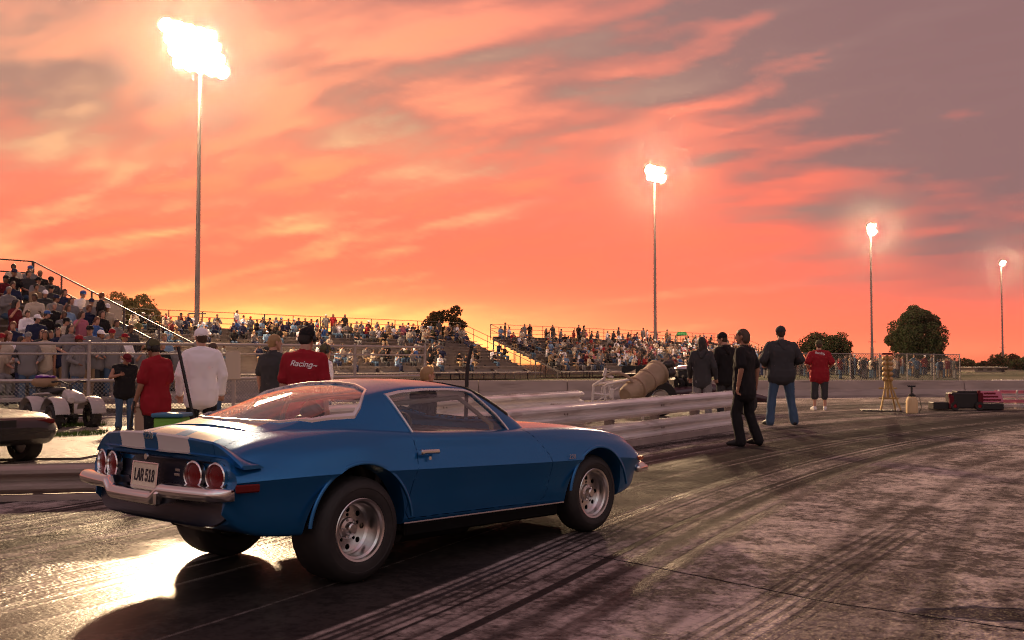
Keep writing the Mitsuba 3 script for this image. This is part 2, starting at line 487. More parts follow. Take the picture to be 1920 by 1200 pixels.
car = thing('coupe_car', 'metallic blue fastback coupe with white stripes, big rear slicks and chrome bumper', 'car')
part(car, 'body', car_w(body), 'car_paint', 24)
part(car, 'roof', car_w(roof), 'car_paint', 24)
part(car, 'hood', car_w(pieces['hood']), 'car_paint', 24)
part(car, 'trunk_lid', car_w(pieces['trunk_lid']), 'car_paint', 24, label='deck lid with two broad white stripes')
door_r = part(car, 'door', car_w(pieces['door']), 'car_paint', 24)
part(car, 'door', car_w(pieces['door_l']), 'car_paint', 24)
for k, nm in (('rear', 'rear_window'), ('front', 'windshield'), ('right', 'side_window'), ('left', 'side_window')):
    part(car, nm, car_w(outward(glass[k])), 'car_glass', 40)
for k, nm in (('rear', 'rear_window_trim'), ('right', 'side_window_trim'), ('left', 'side_window_trim'), ('front', 'windshield_trim')):
    part(car, nm, car_w(trims[k]), 'bright_trim' if k != 'front' else 'dark_trim', 30)

# interior
for s in (-1, 1):
    st = cat(tm(hull(((.75, s * .36 - .2, .52), .07), ((.75, s * .36 + .2, .52), .07), ((1.2, s * .36 - .2, .56), .07), ((1.2, s * .36 + .2, .56), .07)), .08),
             tm(hull(((.74, s * .36 - .19, .55), .07), ((.74, s * .36 + .19, .55), .07), ((.58, s * .36 - .17, .95), .055), ((.58, s * .36 + .17, .95), .055)), .08),
             tm(hull(((.57, s * .36 - .09, 1.03), .045), ((.57, s * .36 + .09, 1.03), .045), ((.555, s * .36, 1.10), .04)), .08))
    part(car, 'front_seat', car_w(st), 'black_vinyl', 40)
part(car, 'rear_seat', car_w(cat(tm(hull(((.28, -.5, .86), .06), ((.28, .5, .86), .06), ((.36, -.5, .6), .08), ((.36, .5, .6), .08))), box((-.1, 0, .88), (.7, 1.3, .02)))), 'black_vinyl', 40)
part(car, 'dashboard', car_w(cat(tm(hull(((1.72, -.62, .80), .07), ((1.72, .62, .80), .07), ((1.85, -.6, .84), .05), ((1.85, .6, .84), .05))), box((1.2, 0, .44), (1.6, 1.30, .04)))), 'black_vinyl', 40)
part(car, 'steering_wheel', car_w(cat(mv(tube([(0, .18 * math.cos(t), .18 * math.sin(t)) for t in np.linspace(0, 2 * math.pi, 25)[:-1]], .014, 6, True), (1.48, .37, .84), ry=.45), bar((1.48, .37, .84), (1.70, .37, .76), .04), bar((1.47, .2, .84), (1.47, .54, .84), .02))), 'dark_trim')
cage = [tube(curve3, .02, 8) for curve3 in ([(.42, -.60, .5), (.44, -.58, 1.0), (.46, -.50, 1.17), (.46, .50, 1.17), (.44, .58, 1.0), (.42, .60, .5)], [(.45, -.55, 1.12), (1.3, -.56, 1.17), (1.62, -.63, .95), (1.7, -.64, .5)], [(.45, .55, 1.12), (1.3, .56, 1.17), (1.62, .63, .95), (1.7, .64, .5)])]
part(car, 'roll_cage', car_w(cat(cage)), 'grey_cloth')
for s in (-1, 1):
    part(car, 'door_trim', car_w(box((1.12, s * .715, .70), (1.25, .03, .36), .012)), 'pale_trim')
part(car, 'mirror', car_w(box((1.42, 0, 1.16), (.03, .24, .055), .012)), 'dark_trim')

# door furniture
part(door_r, 'handle', car_w(cat(box((.635, -.932, .792), (.19, .022, .032), .01), box((.56, -.92, .79), (.035, .04, .04), .01), box((.71, -.92, .79), (.03, .04, .035), .01))), 'chrome')
part(door_r, 'lock', car_w(mv(lathe([(.0, .012), (.012, .012), (.014, 0), (0, 0)], 14, 'y'), (.635, -.928, .745))), 'chrome')
for s in (-1, 1):
    part(car, 'sill_shade_strip', car_w(box((1.37, s * .80, .225), (1.78, .05, .10), .015)), 'sill_shade_black')  # added near-black strip, stands for the shade below the sill
part(car, 'sill_trim', car_w(box((1.35, -.872, .285), (1.85, .012, .012), .004)), 'polished_alloy')
part(car, 'fender_badge', car_w(cat(mv(meshkit.text_mesh('Z28', .035, .004), (2.26, -.9435, .655), rx=math.pi / 2))), 'polished_alloy', False)

# rear: lamps, plate, bumper, spoiler, panel
def rear_x(y, z, off=0.0):
    return -1.10 + .10 * (y / .88) ** 2 + .10 * (z - .62) - off


part(car, 'tail_panel', car_w(man(loft(np.linspace(-1.09, -1.062, 3), lambda x: curve([(0, .595), (.70, .595), (.775, .63), (.785, .70), (.775, .765), (.70, .786), (0, .790)], 30), body_warp))), mat('navy_panel_and_shade', (.008, .010, .024), .3, clearcoat=1.0), 30)
for y in (-.70, -.50, .50, .70):
    x0, tilt = rear_x(y, .70, -.035), -.2 * y
    lamp = part(car, 'tail_lamp', car_w(mv(lathe([(.060, 0), (.084, 0), (.090, .012), (.090, .040), (.084, .047), (.078, .043), (.072, .020), (.060, .018)], 36, 'x'), (x0, y, .70), rz=math.pi + tilt)), 'chrome', 30)
    part(lamp, 'lens', car_w(mv(lathe([(0, .0), (.073, 0), (.073, .022), (.06, .030), (.035, .033), (.033, .037), (.02, .04), (0, .041)], 36, 'x'), (x0, y, .70), rz=math.pi + tilt)), 'red_lens', 30)
px0 = rear_x(0, .67, .012)
pl = part(car, 'license_plate', car_w(cat(mv(box((0, 0, 0), (.012, .30, .155), .004), (px0, -.01, .665), ry=.10))), 'plate_white', label='cream plate with dark lettering LAR 518')
txt = meshkit.text_mesh('LAR 518', .062, .003, True)
b = txt.bounds
kx = .245 / (b[1][0] - b[0][0])
txt = mv(txt, (-(b[0][0] + b[1][0]) / 2 * kx, -(b[0][1] + b[1][1]) / 2 * 1.25, 0), sc=(kx, 1.25, 1))
txt = trimesh.Trimesh(np.column_stack([-txt.vertices[:, 2] - .0075, -txt.vertices[:, 0], txt.vertices[:, 1]]), txt.faces, process=False)
part(pl, 'lettering', car_w(mv(txt, (px0, -.01, .664), ry=.10)), 'plate_ink', False)
part(pl, 'frame', car_w(mv(cat(box((-.004, 0, .081), (.016, .32, .01), .003), box((-.004, 0, -.081), (.016, .32, .01), .003), box((-.004, .155, 0), (.016, .01, .155), .003), box((-.004, -.155, 0), (.016, .01, .155), .003)), (px0, -.01, .665), ry=.10)), 'chrome')
part(car, 'trunk_lock', car_w(mv(lathe([(0, .01), (.02, .01), (.022, 0), (0, 0)], 16, 'x'), (rear_x(0, .79, .01), 0, .785), rz=math.pi)), 'chrome')
part(car, 'tail_badge', car_w(cat(box((rear_x(-.30, .70, -.028), -.31, .715), (.01, .05, .018), .003), box((rear_x(-.30, .69, -.028), -.305, .685), (.01, .06, .018), .003))), 'polished_alloy')


def bumper():
    out = []
    ys = np.linspace(-.862, .862, 95)
    for y in ys:
        dip = .055 * (1 - np.clip((abs(y) - .26) / .07, 0, 1))
        zc = .596 - dip
        e = np.clip((abs(y) - .79) / .07, 0, 1)
        h = .048 * (1 - .25 * e ** 3)
        bk = .155 - .115 * e ** 2
        x = rear_x(min(abs(y), .86), zc) - .105 + .075 * e ** 2
        prof = [(bk, h * .8), (min(.05, bk - .004), h), (.008, h * .93), (-.012, h * .74), (-.025, h * .42), (-.031, h * .05), (-.027, -h * .35), (-.014, -h * .7), (.006, -h * .92), (min(.05, bk - .004), -h), (bk, -h * .9)]
        out.append([(x + a, y, zc + c) for a, c in prof])
    v = np.array(out)
    n, m = v.shape[:2]
    i, j = np.meshgrid(np.arange(n - 1), np.arange(m), indexing='ij')
    q = np.stack([i * m + j, (i + 1) * m + j, (i + 1) * m + (j + 1) % m, i * m + (j + 1) % m], -1).reshape(-1, 4)
    f = np.vstack([q[:, [0, 1, 2]], q[:, [0, 2, 3]]])
    fan = [[0, k, k + 1] for k in range(1, m - 1)] + [[(n - 1) * m, (n - 1) * m + k + 1, (n - 1) * m + k] for k in range(1, m - 1)]
    return trimesh.Trimesh(v.reshape(-1, 3), np.vstack([f, fan]), process=False)


part(car, 'rear_bumper', car_w(bumper()), 'chrome', 30)
part(car, 'bumper_guard', car_w(box((-1.215, -.335, .545), (.05, .03, .09), .012)), 'chrome')
for s in (-1, 1):                                         # the front bumper is two short chrome blades, one at each corner
    part(car, 'front_bumper', car_w(tm(hull(((3.44, s * .83, .50), .038), ((3.62, s * .74, .50), (.05, .05, .05)), ((3.72, s * .46, .50), .045), ((3.66, s * .76, .49), .035)))), 'chrome', 40)
    part(car, 'front_marker', car_w(box((3.42, s * .872, .60), (.11, .03, .035), .006, rz=-s * .30)), 'amber_lens')
part(car, 'rear_marker', car_w(mv(box((0, 0, 0), (.165, .02, .052), .008), (-.925, -.900, .635), rz=-.11)), 'red_lens')

# three-piece spoiler, each end tapering down the quarter
def spoiler(y0, y1, n=24):
    out = []
    for y in np.linspace(y0, y1, n):
        e = np.clip((abs(y) - .66) / .24, 0, 1)
        x = -1.065 + .10 * (y / .88) ** 2
        h = .085 * (1 - e ** 1.5) + .012
        zb = float(f_top(-.98)) - .026 - .055 * (abs(y) / .85) ** 2 - .02 * e
        prof = [(.14, -.01), (.10, .012), (.02, h * .85), (-.018, h), (-.032, h - .012), (-.018, h * .4), (-.012, -.015)]
        out.append([(x + a + .02, y, zb + c) for a, c in prof])
    v = np.array(out)
    n, m = v.shape[:2]
    i, j = np.meshgrid(np.arange(n - 1), np.arange(m), indexing='ij')
    q = np.stack([i * m + j, (i + 1) * m + j, (i + 1) * m + (j + 1) % m, i * m + (j + 1) % m], -1).reshape(-1, 4)
    f = np.vstack([q[:, [0, 1, 2]], q[:, [0, 2, 3]]])
    fan = [[0, k, k + 1] for k in range(1, m - 1)] + [[(n - 1) * m, (n - 1) * m + k + 1, (n - 1) * m + k] for k in range(1, m - 1)]
    return trimesh.Trimesh(v.reshape(-1, 3), np.vstack([f, fan]), process=False)


sp = part(car, 'spoiler', car_w(cat(spoiler(-.655, .655), spoiler(-.90, -.66), spoiler(.66, .90))), 'car_paint', 30)
part(sp, 'stripe', car_w(cat(*[mv(spoiler(a, b_), (-.0025, 0, .003)) for a, b_ in ((-.425, -.085), (.085, .425))])), 'stripe_white', 30, label='white stripe bands across the spoiler')
part(sp, 'badge', car_w(mv(meshkit.text_mesh('Z28', .042, .004, True), (-1.088, .045, .905), rx=math.pi / 2, rz=-math.pi / 2)), 'chrome', False)
part(car, 'valance', car_w(man(loft(np.linspace(-1.06, -.72, 6), lambda x: curve([(0, .375 - .10 * (x + 1.06)), (.55, .375 - .10 * (x + 1.06)), (.70, .40), (.79, .47), (.80, .53), (0, .54)], 24), body_warp))), 'navy_panel_and_shade', 30)  # dark navy here puts the shade under the bumper into the colour
part(car, 'fuel_tank', car_w(box((-.50, 0, .34), (.55, .6, .14), .04)), 'dark_trim')
part(car, 'rear_axle', car_w(cat(tube([(0, -.62, .36), (0, .62, .36)], .05, 12), mv(tm(ball((0, 0, 0), .14, 20)), (0, 0, .36))), False), 'dark_trim')
for s in (-1, 1):
    part(car, 'muffler', car_w(cat(tube([(1.5, s * .42, .16), (.75, s * .42, .16)], .10, 14), tube([(2.4, s * .35, .17), (1.5, s * .42, .16)], .04, 10), tube([(.75, s * .42, .16), (.35, s * .45, .18)], .045, 10))), 'dark_trim')
    part(car, 'frame_rail', car_w(bar((.4, s * .38, .24), (3.3, s * .38, .20), .09, .14)), 'dark_trim')
part(car, 'underbody', car_w(cat(box((1.4, 0, .23), (1.75, 1.5, .10), .03), box((2.75, 0, .20), (.9, .55, .20), .06))), 'dark_trim')

# wheels
def wheel(hx, s, r, w, rim, y_out, drag):
    """A tyre with a polished drag wheel; y_out: its outer face."""
    k = part(car, 'wheel', car_w(mv(lathe([(rim - .004, -w / 2 + .012), (rim + .01, -w / 2 - .004), (rim + .035, -w / 2 - .012), (r - .055, -w / 2 - .014), (r - .022, -w / 2 + .006), (r - .004, -w / 2 + .035), (r, -w / 2 + .07), (r, w / 2 - .07),
                                             (r - .004, w / 2 - .035), (r - .022, w / 2 - .006), (r - .055, w / 2 + .014), (r - .075, w / 2 + .016), (r - .078, w / 2 + .012), (rim + .035, w / 2 + .012), (rim + .01, w / 2 + .004), (rim - .004, w / 2 - .012)], 72, 'y'),
                                      (hx, s * (y_out - w / 2), r), rz=0 if s > 0 else math.pi), False), 'tyre_rubber', 30, label='tall black slick on a polished slotted wheel' if drag else None)
    pos = dict(loc=(hx, s * y_out, r), rz=0 if s > 0 else math.pi)
    dep = .125 if drag else .075
    lipm = lathe([(rim, -.03), (rim + .012, -.018), (rim + .012, -.002), (rim + .002, .006), (rim - .012, .002), (rim - .016, -.02), (rim - .030, -.03), (rim - .034, -dep), (rim - .055, -dep - .02), (rim - .055, -dep - .03), (rim, -w * .8)], 64, 'y')
    rm = part(k, 'rim', car_w(mv(lipm, **pos), False), 'polished_alloy', 30)
    # centre disc: round holes near its edge, slots between raised spokes, a hub and lug nuts
    disc = Point(0, 0).buffer(rim - .05, 32)
    holes = [Point((rim - .083) * math.cos(t), (rim - .083) * math.sin(t)).buffer(.020, 10) for t in np.arange(8) * 2 * math.pi / 8]
    holes += [Point(.092 * math.cos(t + .3), .092 * math.sin(t + .3)).buffer(.013, 8) for t in np.arange(5) * 2 * math.pi / 5]
    d = slab(disc.difference(shapely.union_all(holes)), .016, 'xz', -dep - .03)
    cone = lathe([(.0, -dep - .016), (.075, -dep - .014), (.070, -dep + .004), (.045, -dep + .010), (.040, -dep + .045), (.030, -dep + .052), (0, -dep + .052)], 28, 'y')
    part(k, 'wheel_center', car_w(mv(cat(d, cone), **pos), False), 'polished_alloy', 30)
    nuts = [mv(lathe([(0, 0), (.012, 0), (.011, .022), (.006, .028), (0, .028)], 8, 'y'), (.060 * math.cos(t), -dep - .012, .060 * math.sin(t))) for t in np.arange(5) * 2 * math.pi / 5]
    for nt in nuts:
        part(k, 'lug_nut', car_w(mv(nt, **pos), False), 'chrome', 30)
    part(k, 'brake_drum', car_w(mv(lathe([(0, -dep - .06), (rim - .06, -dep - .06), (rim - .06, -dep - .12), (0, -dep - .12)], 32, 'y'), **pos), False), 'dark_trim', 30)


for s in (-1, 1):
    wheel(0.0, s, .362, .33, .212, .895, True)
    wheel(2.715, s, .337, .215, .212, .865, False)

# ------------------------------------------------------------------ ground
TA = .70                                                  # heading of the strip, of the light poles and of the grandstands
TT, TN = np.array([math.sin(TA), math.cos(TA), 0]), np.array([math.cos(TA), -math.sin(TA), 0])   # along the strip, and from the stands towards it


def sheet_grid(xs, ys, lift=0.0):
    x, y = np.meshgrid(xs, ys, indexing='xy')
    v = np.stack([x, y, zg(y) + lift], -1).reshape(-1, 3)
    n, m = len(ys), len(xs)
    i, j = np.meshgrid(np.arange(n - 1), np.arange(m - 1), indexing='ij')
    q = np.stack([i * m + j, i * m + j + 1, (i + 1) * m + j + 1, (i + 1) * m + j], -1).reshape(-1, 4)
    return tm((v, q))


def soil(p, n, uv):
    a = fbm(p.x * .15, p.y * .15, 0, 4)
    return mix((.03, .034, .018), (.075, .065, .05), smoothstep(.35, .65, a))


scene['soil'] = {'type': 'twosided', 'bsdf': {'type': 'principled', 'base_color': proc(soil), 'roughness': .9, 'specular': .2}}
far = np.r_[-60, -20, np.arange(0, 160, 8), 200, 260, 340, 460, 650, 900, 1300, 2000, 3500]
tag(part(None, 'ground', sheet_grid(np.r_[-3500, -1500, -600, np.arange(-200, 201, 20), 600, 1500, 3500], far, -.02), 'soil', True), kind='structure')


def strip_uv(p):
    """Distance along and across the racing line, which bends to the right as it leaves the start."""
    qx, qy = p.x + 1.0, p.y - 9.0
    u = qx * float(math.sin(.62)) + qy * float(math.cos(.62))
    v = qx * float(math.cos(.62)) - qy * float(math.sin(.62))
    w = dr.clip(u, -8.0, 40.0)
    return u, v + .19 * w - .011 * w * dr.abs(w)


def seam(p, a, b, wob=.03, w=.012):
    """1 on a crack that runs from a to b."""
    ax, ay = float(a[0]), float(a[1])
    dx, dy = float(b[0] - a[0]), float(b[1] - a[1])
    L = math.hypot(dx, dy)
    t = ((p.x - ax) * dx + (p.y - ay) * dy) / (L * L)
    d = ((p.x - ax) * dy - (p.y - ay) * dx) / L + wob * (noise(p.x * 3.1, p.y * 3.1) - .5) + wob * .5 * (noise(p.x * 13, p.y * 13) - .5)
    return (1 - smoothstep(w * .4, w, dr.abs(d))) * dr.select((t > 0) & (t < 1), 1.0, 0.0)


CR = [(G(1110, 1040), G(1560, 1130)), (G(1555, 1129), G(2150, 1215)), (G(0, 940), G(190, 932)), (G(0, 1010), G(150, 1000)), (G(-60, 905), G(150, 900))]
TRD = (G(1330, 1215), G(1750, 955))
POT = G(1860, 1152)


def rubber(p):
    """Burnt rubber laid down along the racing line, 0 to 1."""
    u, v = strip_uv(p)
    wide = fbm(v * 1.15 + 3, u * .025, 2, 3)
    thin = fbm(v * 6.0, u * .03, 7, 3)
    hair = noise(v * 26, u * .08, 3)
    band = (1 - smoothstep(1.9, 2.75, v + .5 * (noise(u * .25, 4.0) - .5) + .5 * (noise(v * 6.0, u * .12) - .5))) * smoothstep(-9.5, -6.5, v)
    s = band * (.34 + .9 * smoothstep(.40, .56, .36 * wide + .40 * thin + .24 * hair)) + (1 - band) * .45 * smoothstep(.52, .72, .4 * wide + .6 * thin)
    return dr.clip(s, 0, 1)


def tread(p):
    a, b = TRD
    dx, dy = float(b[0] - a[0]), float(b[1] - a[1])
    L = math.hypot(dx, dy)
    t = ((p.x - float(a[0])) * dx + (p.y - float(a[1])) * dy) / L
    d = ((p.x - float(a[0])) * dy - (p.y - float(a[1])) * dx) / L + .03 * (noise(t * .9, 3.0) - .5)
    g = .5 + .5 * dr.cos(d * (2 * math.pi / .085) + 2.2 * (noise(d * 9.0, 2.0) - .5))
    return smoothstep(.35, .8, g) * (1 - smoothstep(.22, .27, dr.abs(d))) * (1 - smoothstep(L - 2.2, L, t)) * (.55 + .6 * fbm(t * 2, d * 9, 1))


def pot(p):
    dx, dy = (p.x - float(POT[0])) / .42, (p.y - float(POT[1])) / .20
    return 1 - smoothstep(.65, 1.0, dr.sqrt(dx * dx + dy * dy) + .7 * (fbm(p.x * 5, p.y * 5, 3) - .5))


def cracks(p):
    c = 0.0
    for a, b in CR:
        c = dr.maximum(c, seam(p, a, b))
    return c


def wet_at(p):
    """The damp patch of the burnout box behind the coupe, with a ragged edge."""
    dx, dy = (p.x + 2.25) / 1.35, (p.y - 7.1) / 1.9
    return 1 - smoothstep(.55, 1.1, dr.sqrt(dx * dx + dy * dy) + .9 * (fbm(p.x * 1.6, p.y * 1.6, 9, 3) - .5))


def pad_color(p, n, uv):
    r = rubber(p)
    g = fbm(p.x * 1.3, p.y * 1.3, 1, 4)
    f = noise(p.x * 70, p.y * 70)
    m = fbm(p.x * 6.5, p.y * 6.5, 4, 3)
    m2 = fbm(p.x * 22, p.y * 22, 3, 2)
    conc = mix((.105, .088, .078), (.58, .50, .455), dr.clip(.42 + 1.1 * (g - .5) + 1.1 * (m - .5) + 1.1 * (m2 - .5) + .5 * (f - .5), 0, 1))
    u, v = strip_uv(p)
    stain = smoothstep(.46, .66, .65 * fbm(v * 1.3 + 9, u * .22, 5, 4) + .35 * fbm(v * 6, u * .3, 8, 2))
    conc = mix(conc, (.050, .038, .034), .62 * stain)
    c = mix(conc, (.014, .013, .0125), r * .96)
    c = mix(c, (.030, .024, .022), .8 * tread(p) * (.35 + .9 * fbm(p.x * 4, p.y * 4, 2, 3)))
    c = mix(c, (.04, .032, .028), .8 * pot(p))
    return mix(c, (.012, .010, .010), .9 * cracks(p))


def pad_rough(p, n, uv):
    r = rubber(p)
    wet = wet_at(p)
    return dr.clip(.54 - .02 * r - .20 * wet + .22 * (fbm(p.x * 2.2, p.y * 2.2, 8, 3) - .5), .32, 1)


def pad_height(p, n, uv):
    r = rubber(p)
    wet = wet_at(p)
    k = (1 - .6 * r) * (1 - .72 * wet)
    h = .42 * fbm(p.x * 15, p.y * 15, 2, 3) * k + .40 * fbm(p.x * 5.5, p.y * 5.5, 6, 2) * k + .26 * noise(p.x * 55, p.y * 55) * k + .16 * noise(p.x * 120, p.y * 120) * k
    return h - 1.2 * cracks(p) - .25 * tread(p) - 2.2 * pot(p) * (.6 + .8 * fbm(p.x * 18, p.y * 18, 2))


def pad_gloss(p, n, uv):
    """How much of the surface is sealed and shiny: bare concrete little, rubbered lines in streaks, the wet burnout box at the left most."""
    u, v = strip_uv(p)
    wet = wet_at(p)
    lines = smoothstep(.46, .66, .6 * fbm(v * 3.2 + 5, u * .05, 11, 3) + .4 * noise(v * 13, u * .1, 5))
    return dr.clip(.14 + .22 * fbm(p.x * 1.7, p.y * 1.7, 12, 3) + rubber(p) * (.04 + .42 * lines) + .34 * wet * (.6 + .8 * fbm(p.x * 2.6, p.y * 2.6, 14, 3)), 0, .75)


scene['pad'] = {'type': 'twosided', 'bsdf': {'type': 'bumpmap', 'arbitrary': proc(pad_height, 5e-3), 'scale': .030, 'bsdf': {
    'type': 'blendbsdf', 'weight': proc(pad_gloss),
    'a': {'type': 'diffuse', 'reflectance': proc(pad_color)},
    'b': {'type': 'principled', 'base_color': proc(pad_color), 'roughness': proc(pad_rough), 'specular': .5}}}}
tag(part(None, 'race_pavement', sheet_grid(np.linspace(-14, 60, 60), np.r_[np.linspace(-8, 24, 40), np.linspace(25, 44, 22)], 0.0), 'pad', True), kind='structure')


def left_color(p, n, uv):
    g = fbm(p.x * 1.1, p.y * 1.1, 1, 4)
    gx = (p.x * float(TT[0]) + p.y * float(TT[1])) / 4.5
    j = 1 - smoothstep(.004, .008, dr.abs(gx - dr.floor(gx + .5)))
    return mix(mix((.10, .085, .075), (.24, .195, .16), g), (.03, .025, .02), .8 * j)


bump('pit_lane', proc(left_color), .6, lambda p, n, uv: fbm(p.x * 12, p.y * 12, 2, 3), .010, 4e-3)
# the pit side: a raised slab of its own at the left, behind the burnout box
a, b = G(-420, 868), G(545, 800)
quad = np.array([G(-900, 872), G(150, 862), G(480, 800), G(-900, 806)])
pm = slab(Polygon(quad[:, :2]), .05, 'xy', -.02)
pm.vertices = pm.vertices + np.column_stack([np.zeros((len(pm.vertices), 2)), zg(pm.vertices[:, 1])])
tag(part(None, 'pit_pavement', pm, 'pit_lane', False), kind='structure')

# grass in the verges
mat('grass_blade', (.07, .13, .018), .8, spec=.2)


def grass(poly, n, h, name):
    r = np.random.default_rng(5)
    x0, y0, x1, y1 = poly.bounds
    v, f = [], []
    while len(f) < n:
        x, y = r.uniform(x0, x1), r.uniform(y0, y1)
        if not poly.contains(Point(x, y)):
            continue
        a, w, hh, lean = r.uniform(0, 6.28), r.uniform(.004, .010), h * r.uniform(.5, 1.3), r.uniform(-.5, .5)
        dx, dy = math.cos(a) * w, math.sin(a) * w
        z = float(zg(y)) + .005
        k = len(v)
        v += [(x - dx, y - dy, z), (x + dx, y + dy, z), (x - dy * 9 * lean, y + dx * 9 * lean, z + hh)]
        f.append((k, k + 1, k + 2))
    o = part(None, name, trimesh.Trimesh(np.array(v), np.array(f), process=False), 'grass_blade', False)
    tag(o, 'short bright green grass along the edge of the pit paving', 'grass', kind='stuff')


gp = shapely.union_all([Polygon(np.array([G(70, 826), G(190, 819), G(205, 811), G(95, 817)])[:, :2]), Polygon(np.array([G(268, 801), G(420, 797), G(420, 784), G(290, 780)])[:, :2]), Polygon(np.array([G(-100, 806), G(190, 803), G(200, 797), G(-100, 799)])[:, :2])])
grass(gp, 9000, .10, 'verge_grass')

# ------------------------------------------------------------------ guard rails
def zinc(p, n, uv):
    c = mix((.60, .56, .54), (.85, .80, .77), fbm(p.x * 3, p.y * 3, p.z * 3))
    sc = smoothstep(.60, .72, fbm(p.x * 1.1, p.y * 1.1, p.z * 22, 3))
    ru = smoothstep(.62, .75, fbm(p.x * 2.3 + 4, p.y * 2.3, p.z * 7, 4))
    return mix(mix(c, (.16, .13, .12), .35 * sc), (.22, .12, .08), .35 * ru)


bump('galvanised', proc(zinc), .34, lambda p, n, uv: fbm(p.x * 3, p.y * 3, p.z * 5), .0025, 2e-3, metallic=.15)
bump('darker_zinc', proc(lambda p, n, uv: mix((.20, .16, .14), (.42, .34, .29), fbm(p.x * 2, p.y * 2, p.z * 9, 4))), .5, lambda p, n, uv: fbm(p.x * 6, p.y * 6, p.z * 14), .006, 2e-3)  # darker and browner than the other rails, for the low rail
mat('post_steel', (.20, .16, .15), .6, .3)
WB_ = [(0, -.155), (.0, -.138), (-.085, -.118), (-.105, -.098), (-.105, -.062), (-.085, -.045), (-.006, -.020), (0, 0), (-.006, .020), (-.085, .045), (-.105, .062), (-.105, .098), (-.085, .118), (0, .138), (0, .155)]


def guard_rail(p, q, label, n=None, steel='galvanised', kerb='kerb_concrete', tiers=(.215, .600), curb=.13, posts=.76):
    p, q = np.asarray(p, float)[:2], np.asarray(q, float)[:2]
    L = np.linalg.norm(q - p)
    t = (q - p) / L
    out = np.array([t[1], -t[0]])                         # towards the camera's side
    k = thing('guard_rail', label, 'guard rail', 'steel guard rails along the start')
    n = max(1, round(L / 3.8))
    for zi in tiers:
        for i in range(n):
            e0, e1 = p + t * L * i / n, p + t * L * (i + 1) / n + t * .02
            prof = np.array(WB_ + [(a + .006, b) for a, b in WB_[::-1]])
            v = np.array([[*(e + out * (-c[0] + .004 * (i % 2))), c[1] + zi + float(zg(e[1]))] for e in (e0, e1) for c in prof])
            m = len(prof)
            qd = [[j, (j + 1) % m, m + (j + 1) % m, m + j] for j in range(m)]
            part(k, 'beam', tm((v, np.array(qd))), steel, 40)
            bl = cat(*[mv(lathe([(0, .014), (.012, .012), (.018, 0), (0, 0)], 8), (0, 0, 0), rx=-math.pi / 2, rz=math.atan2(t[1], t[0])).apply_translation([*(e0 + t * .08 * c + out * .012), zi + float(zg(e0[1])) + d]) for c, d in ((1, .0), (2, .0))])
            part(k, 'bolts', bl, 'post_steel', 30, kind='stuff')
    for i in range(2 * n + 1):
        e = p + t * L * i / (2 * n) - out * .09
        part(k, 'post', cat(box((e[0], e[1], float(zg(e[1])) + posts / 2 - .04), (.09, .15, posts + .08), .01, rz=math.atan2(t[1], t[0]))), 'post_steel')
    part(k, 'base_curb', cat(bar((p[0], p[1], float(zg(p[1])) + curb / 2 - .03), (q[0], q[1], float(zg(q[1])) + curb / 2 - .03), .30, curb)), kerb)
    return k


bump('kerb_concrete', proc(lambda p, n, uv: mix((.22, .18, .16), (.40, .33, .30), fbm(p.x * 4, p.y * 4, p.z * 4))), .7, lambda p, n, uv: fbm(p.x * 25, p.y * 25, p.z * 25), .006)
RA1, RA0 = G(1374, 805)[:2], G(1205, 831)[:2]
rd = (RA1 - RA0) / np.linalg.norm(RA1 - RA0)
guard_rail(RA1 - rd * 9.6, RA1, 'nearest double steel guard rail running away beside the blue coupe')
off = np.array([-rd[1], rd[0]])
guard_rail(RA1 - rd * 10.4 + off * 2.6, RA1 - rd * 1.5 + off * 2.6, 'second steel guard rail behind the nearest one, before the pipe-framed drum')

# the concrete walls beyond the far lane
bump('wall_concrete', proc(lambda p, n, uv: mix(mix((.27, .225, .20), (.46, .385, .35), fbm(p.x * 1.2, p.y * 1.2, p.z * 3, 4)), (.13, .10, .09), .6 * smoothstep(.55, .75, fbm(p.x * .6, p.y * .6, p.z * 5, 3)))), .75, lambda p, n, uv: fbm(p.x * 9, p.y * 9, p.z * 9), .01)
wall = thing('concrete_wall', 'long low pinkish concrete barrier wall across the background in front of the stands', 'wall')
w0, w1 = np.array([-13.5, 34.0]), np.array([23.5, 42.5])
nb = 12
for i in range(nb):
    e0, e1 = w0 + (w1 - w0) * (i + .004) / nb, w0 + (w1 - w0) * (i + .996) / nb
    zt = [EYE - (713 - HZ) / FPX * e[1] for e in (e0, e1)]
    wt = (e1 - e0) / np.linalg.norm(e1 - e0)
    wo = np.array([wt[1], -wt[0]])
    v = []
    for e, z in zip((e0, e1), zt):
        zb = float(zg(e[1])) - .05
        for o, zz in ((.20, zb), (.20, zb + .12), (.09, zb + .33), (.07, z - .02), (.05, z), (-.05, z), (-.07, z - .02), (-.2, zb)):
            v.append([*(e + wo * o), zz])
    m = 8
    f = [[j, m + j, m + (j + 1) % m, (j + 1) % m] for j in range(m)]
    f = [list(x) for x in f] + [[0, 1, 2, 3], [0, 3, 4, 7], [8, 11, 10, 9], [8, 15, 12, 11], [4, 5, 6, 7], [12, 15, 14, 13]]
    part(wall, 'block', tm((np.array(v), np.array(f))), 'wall_concrete', False)

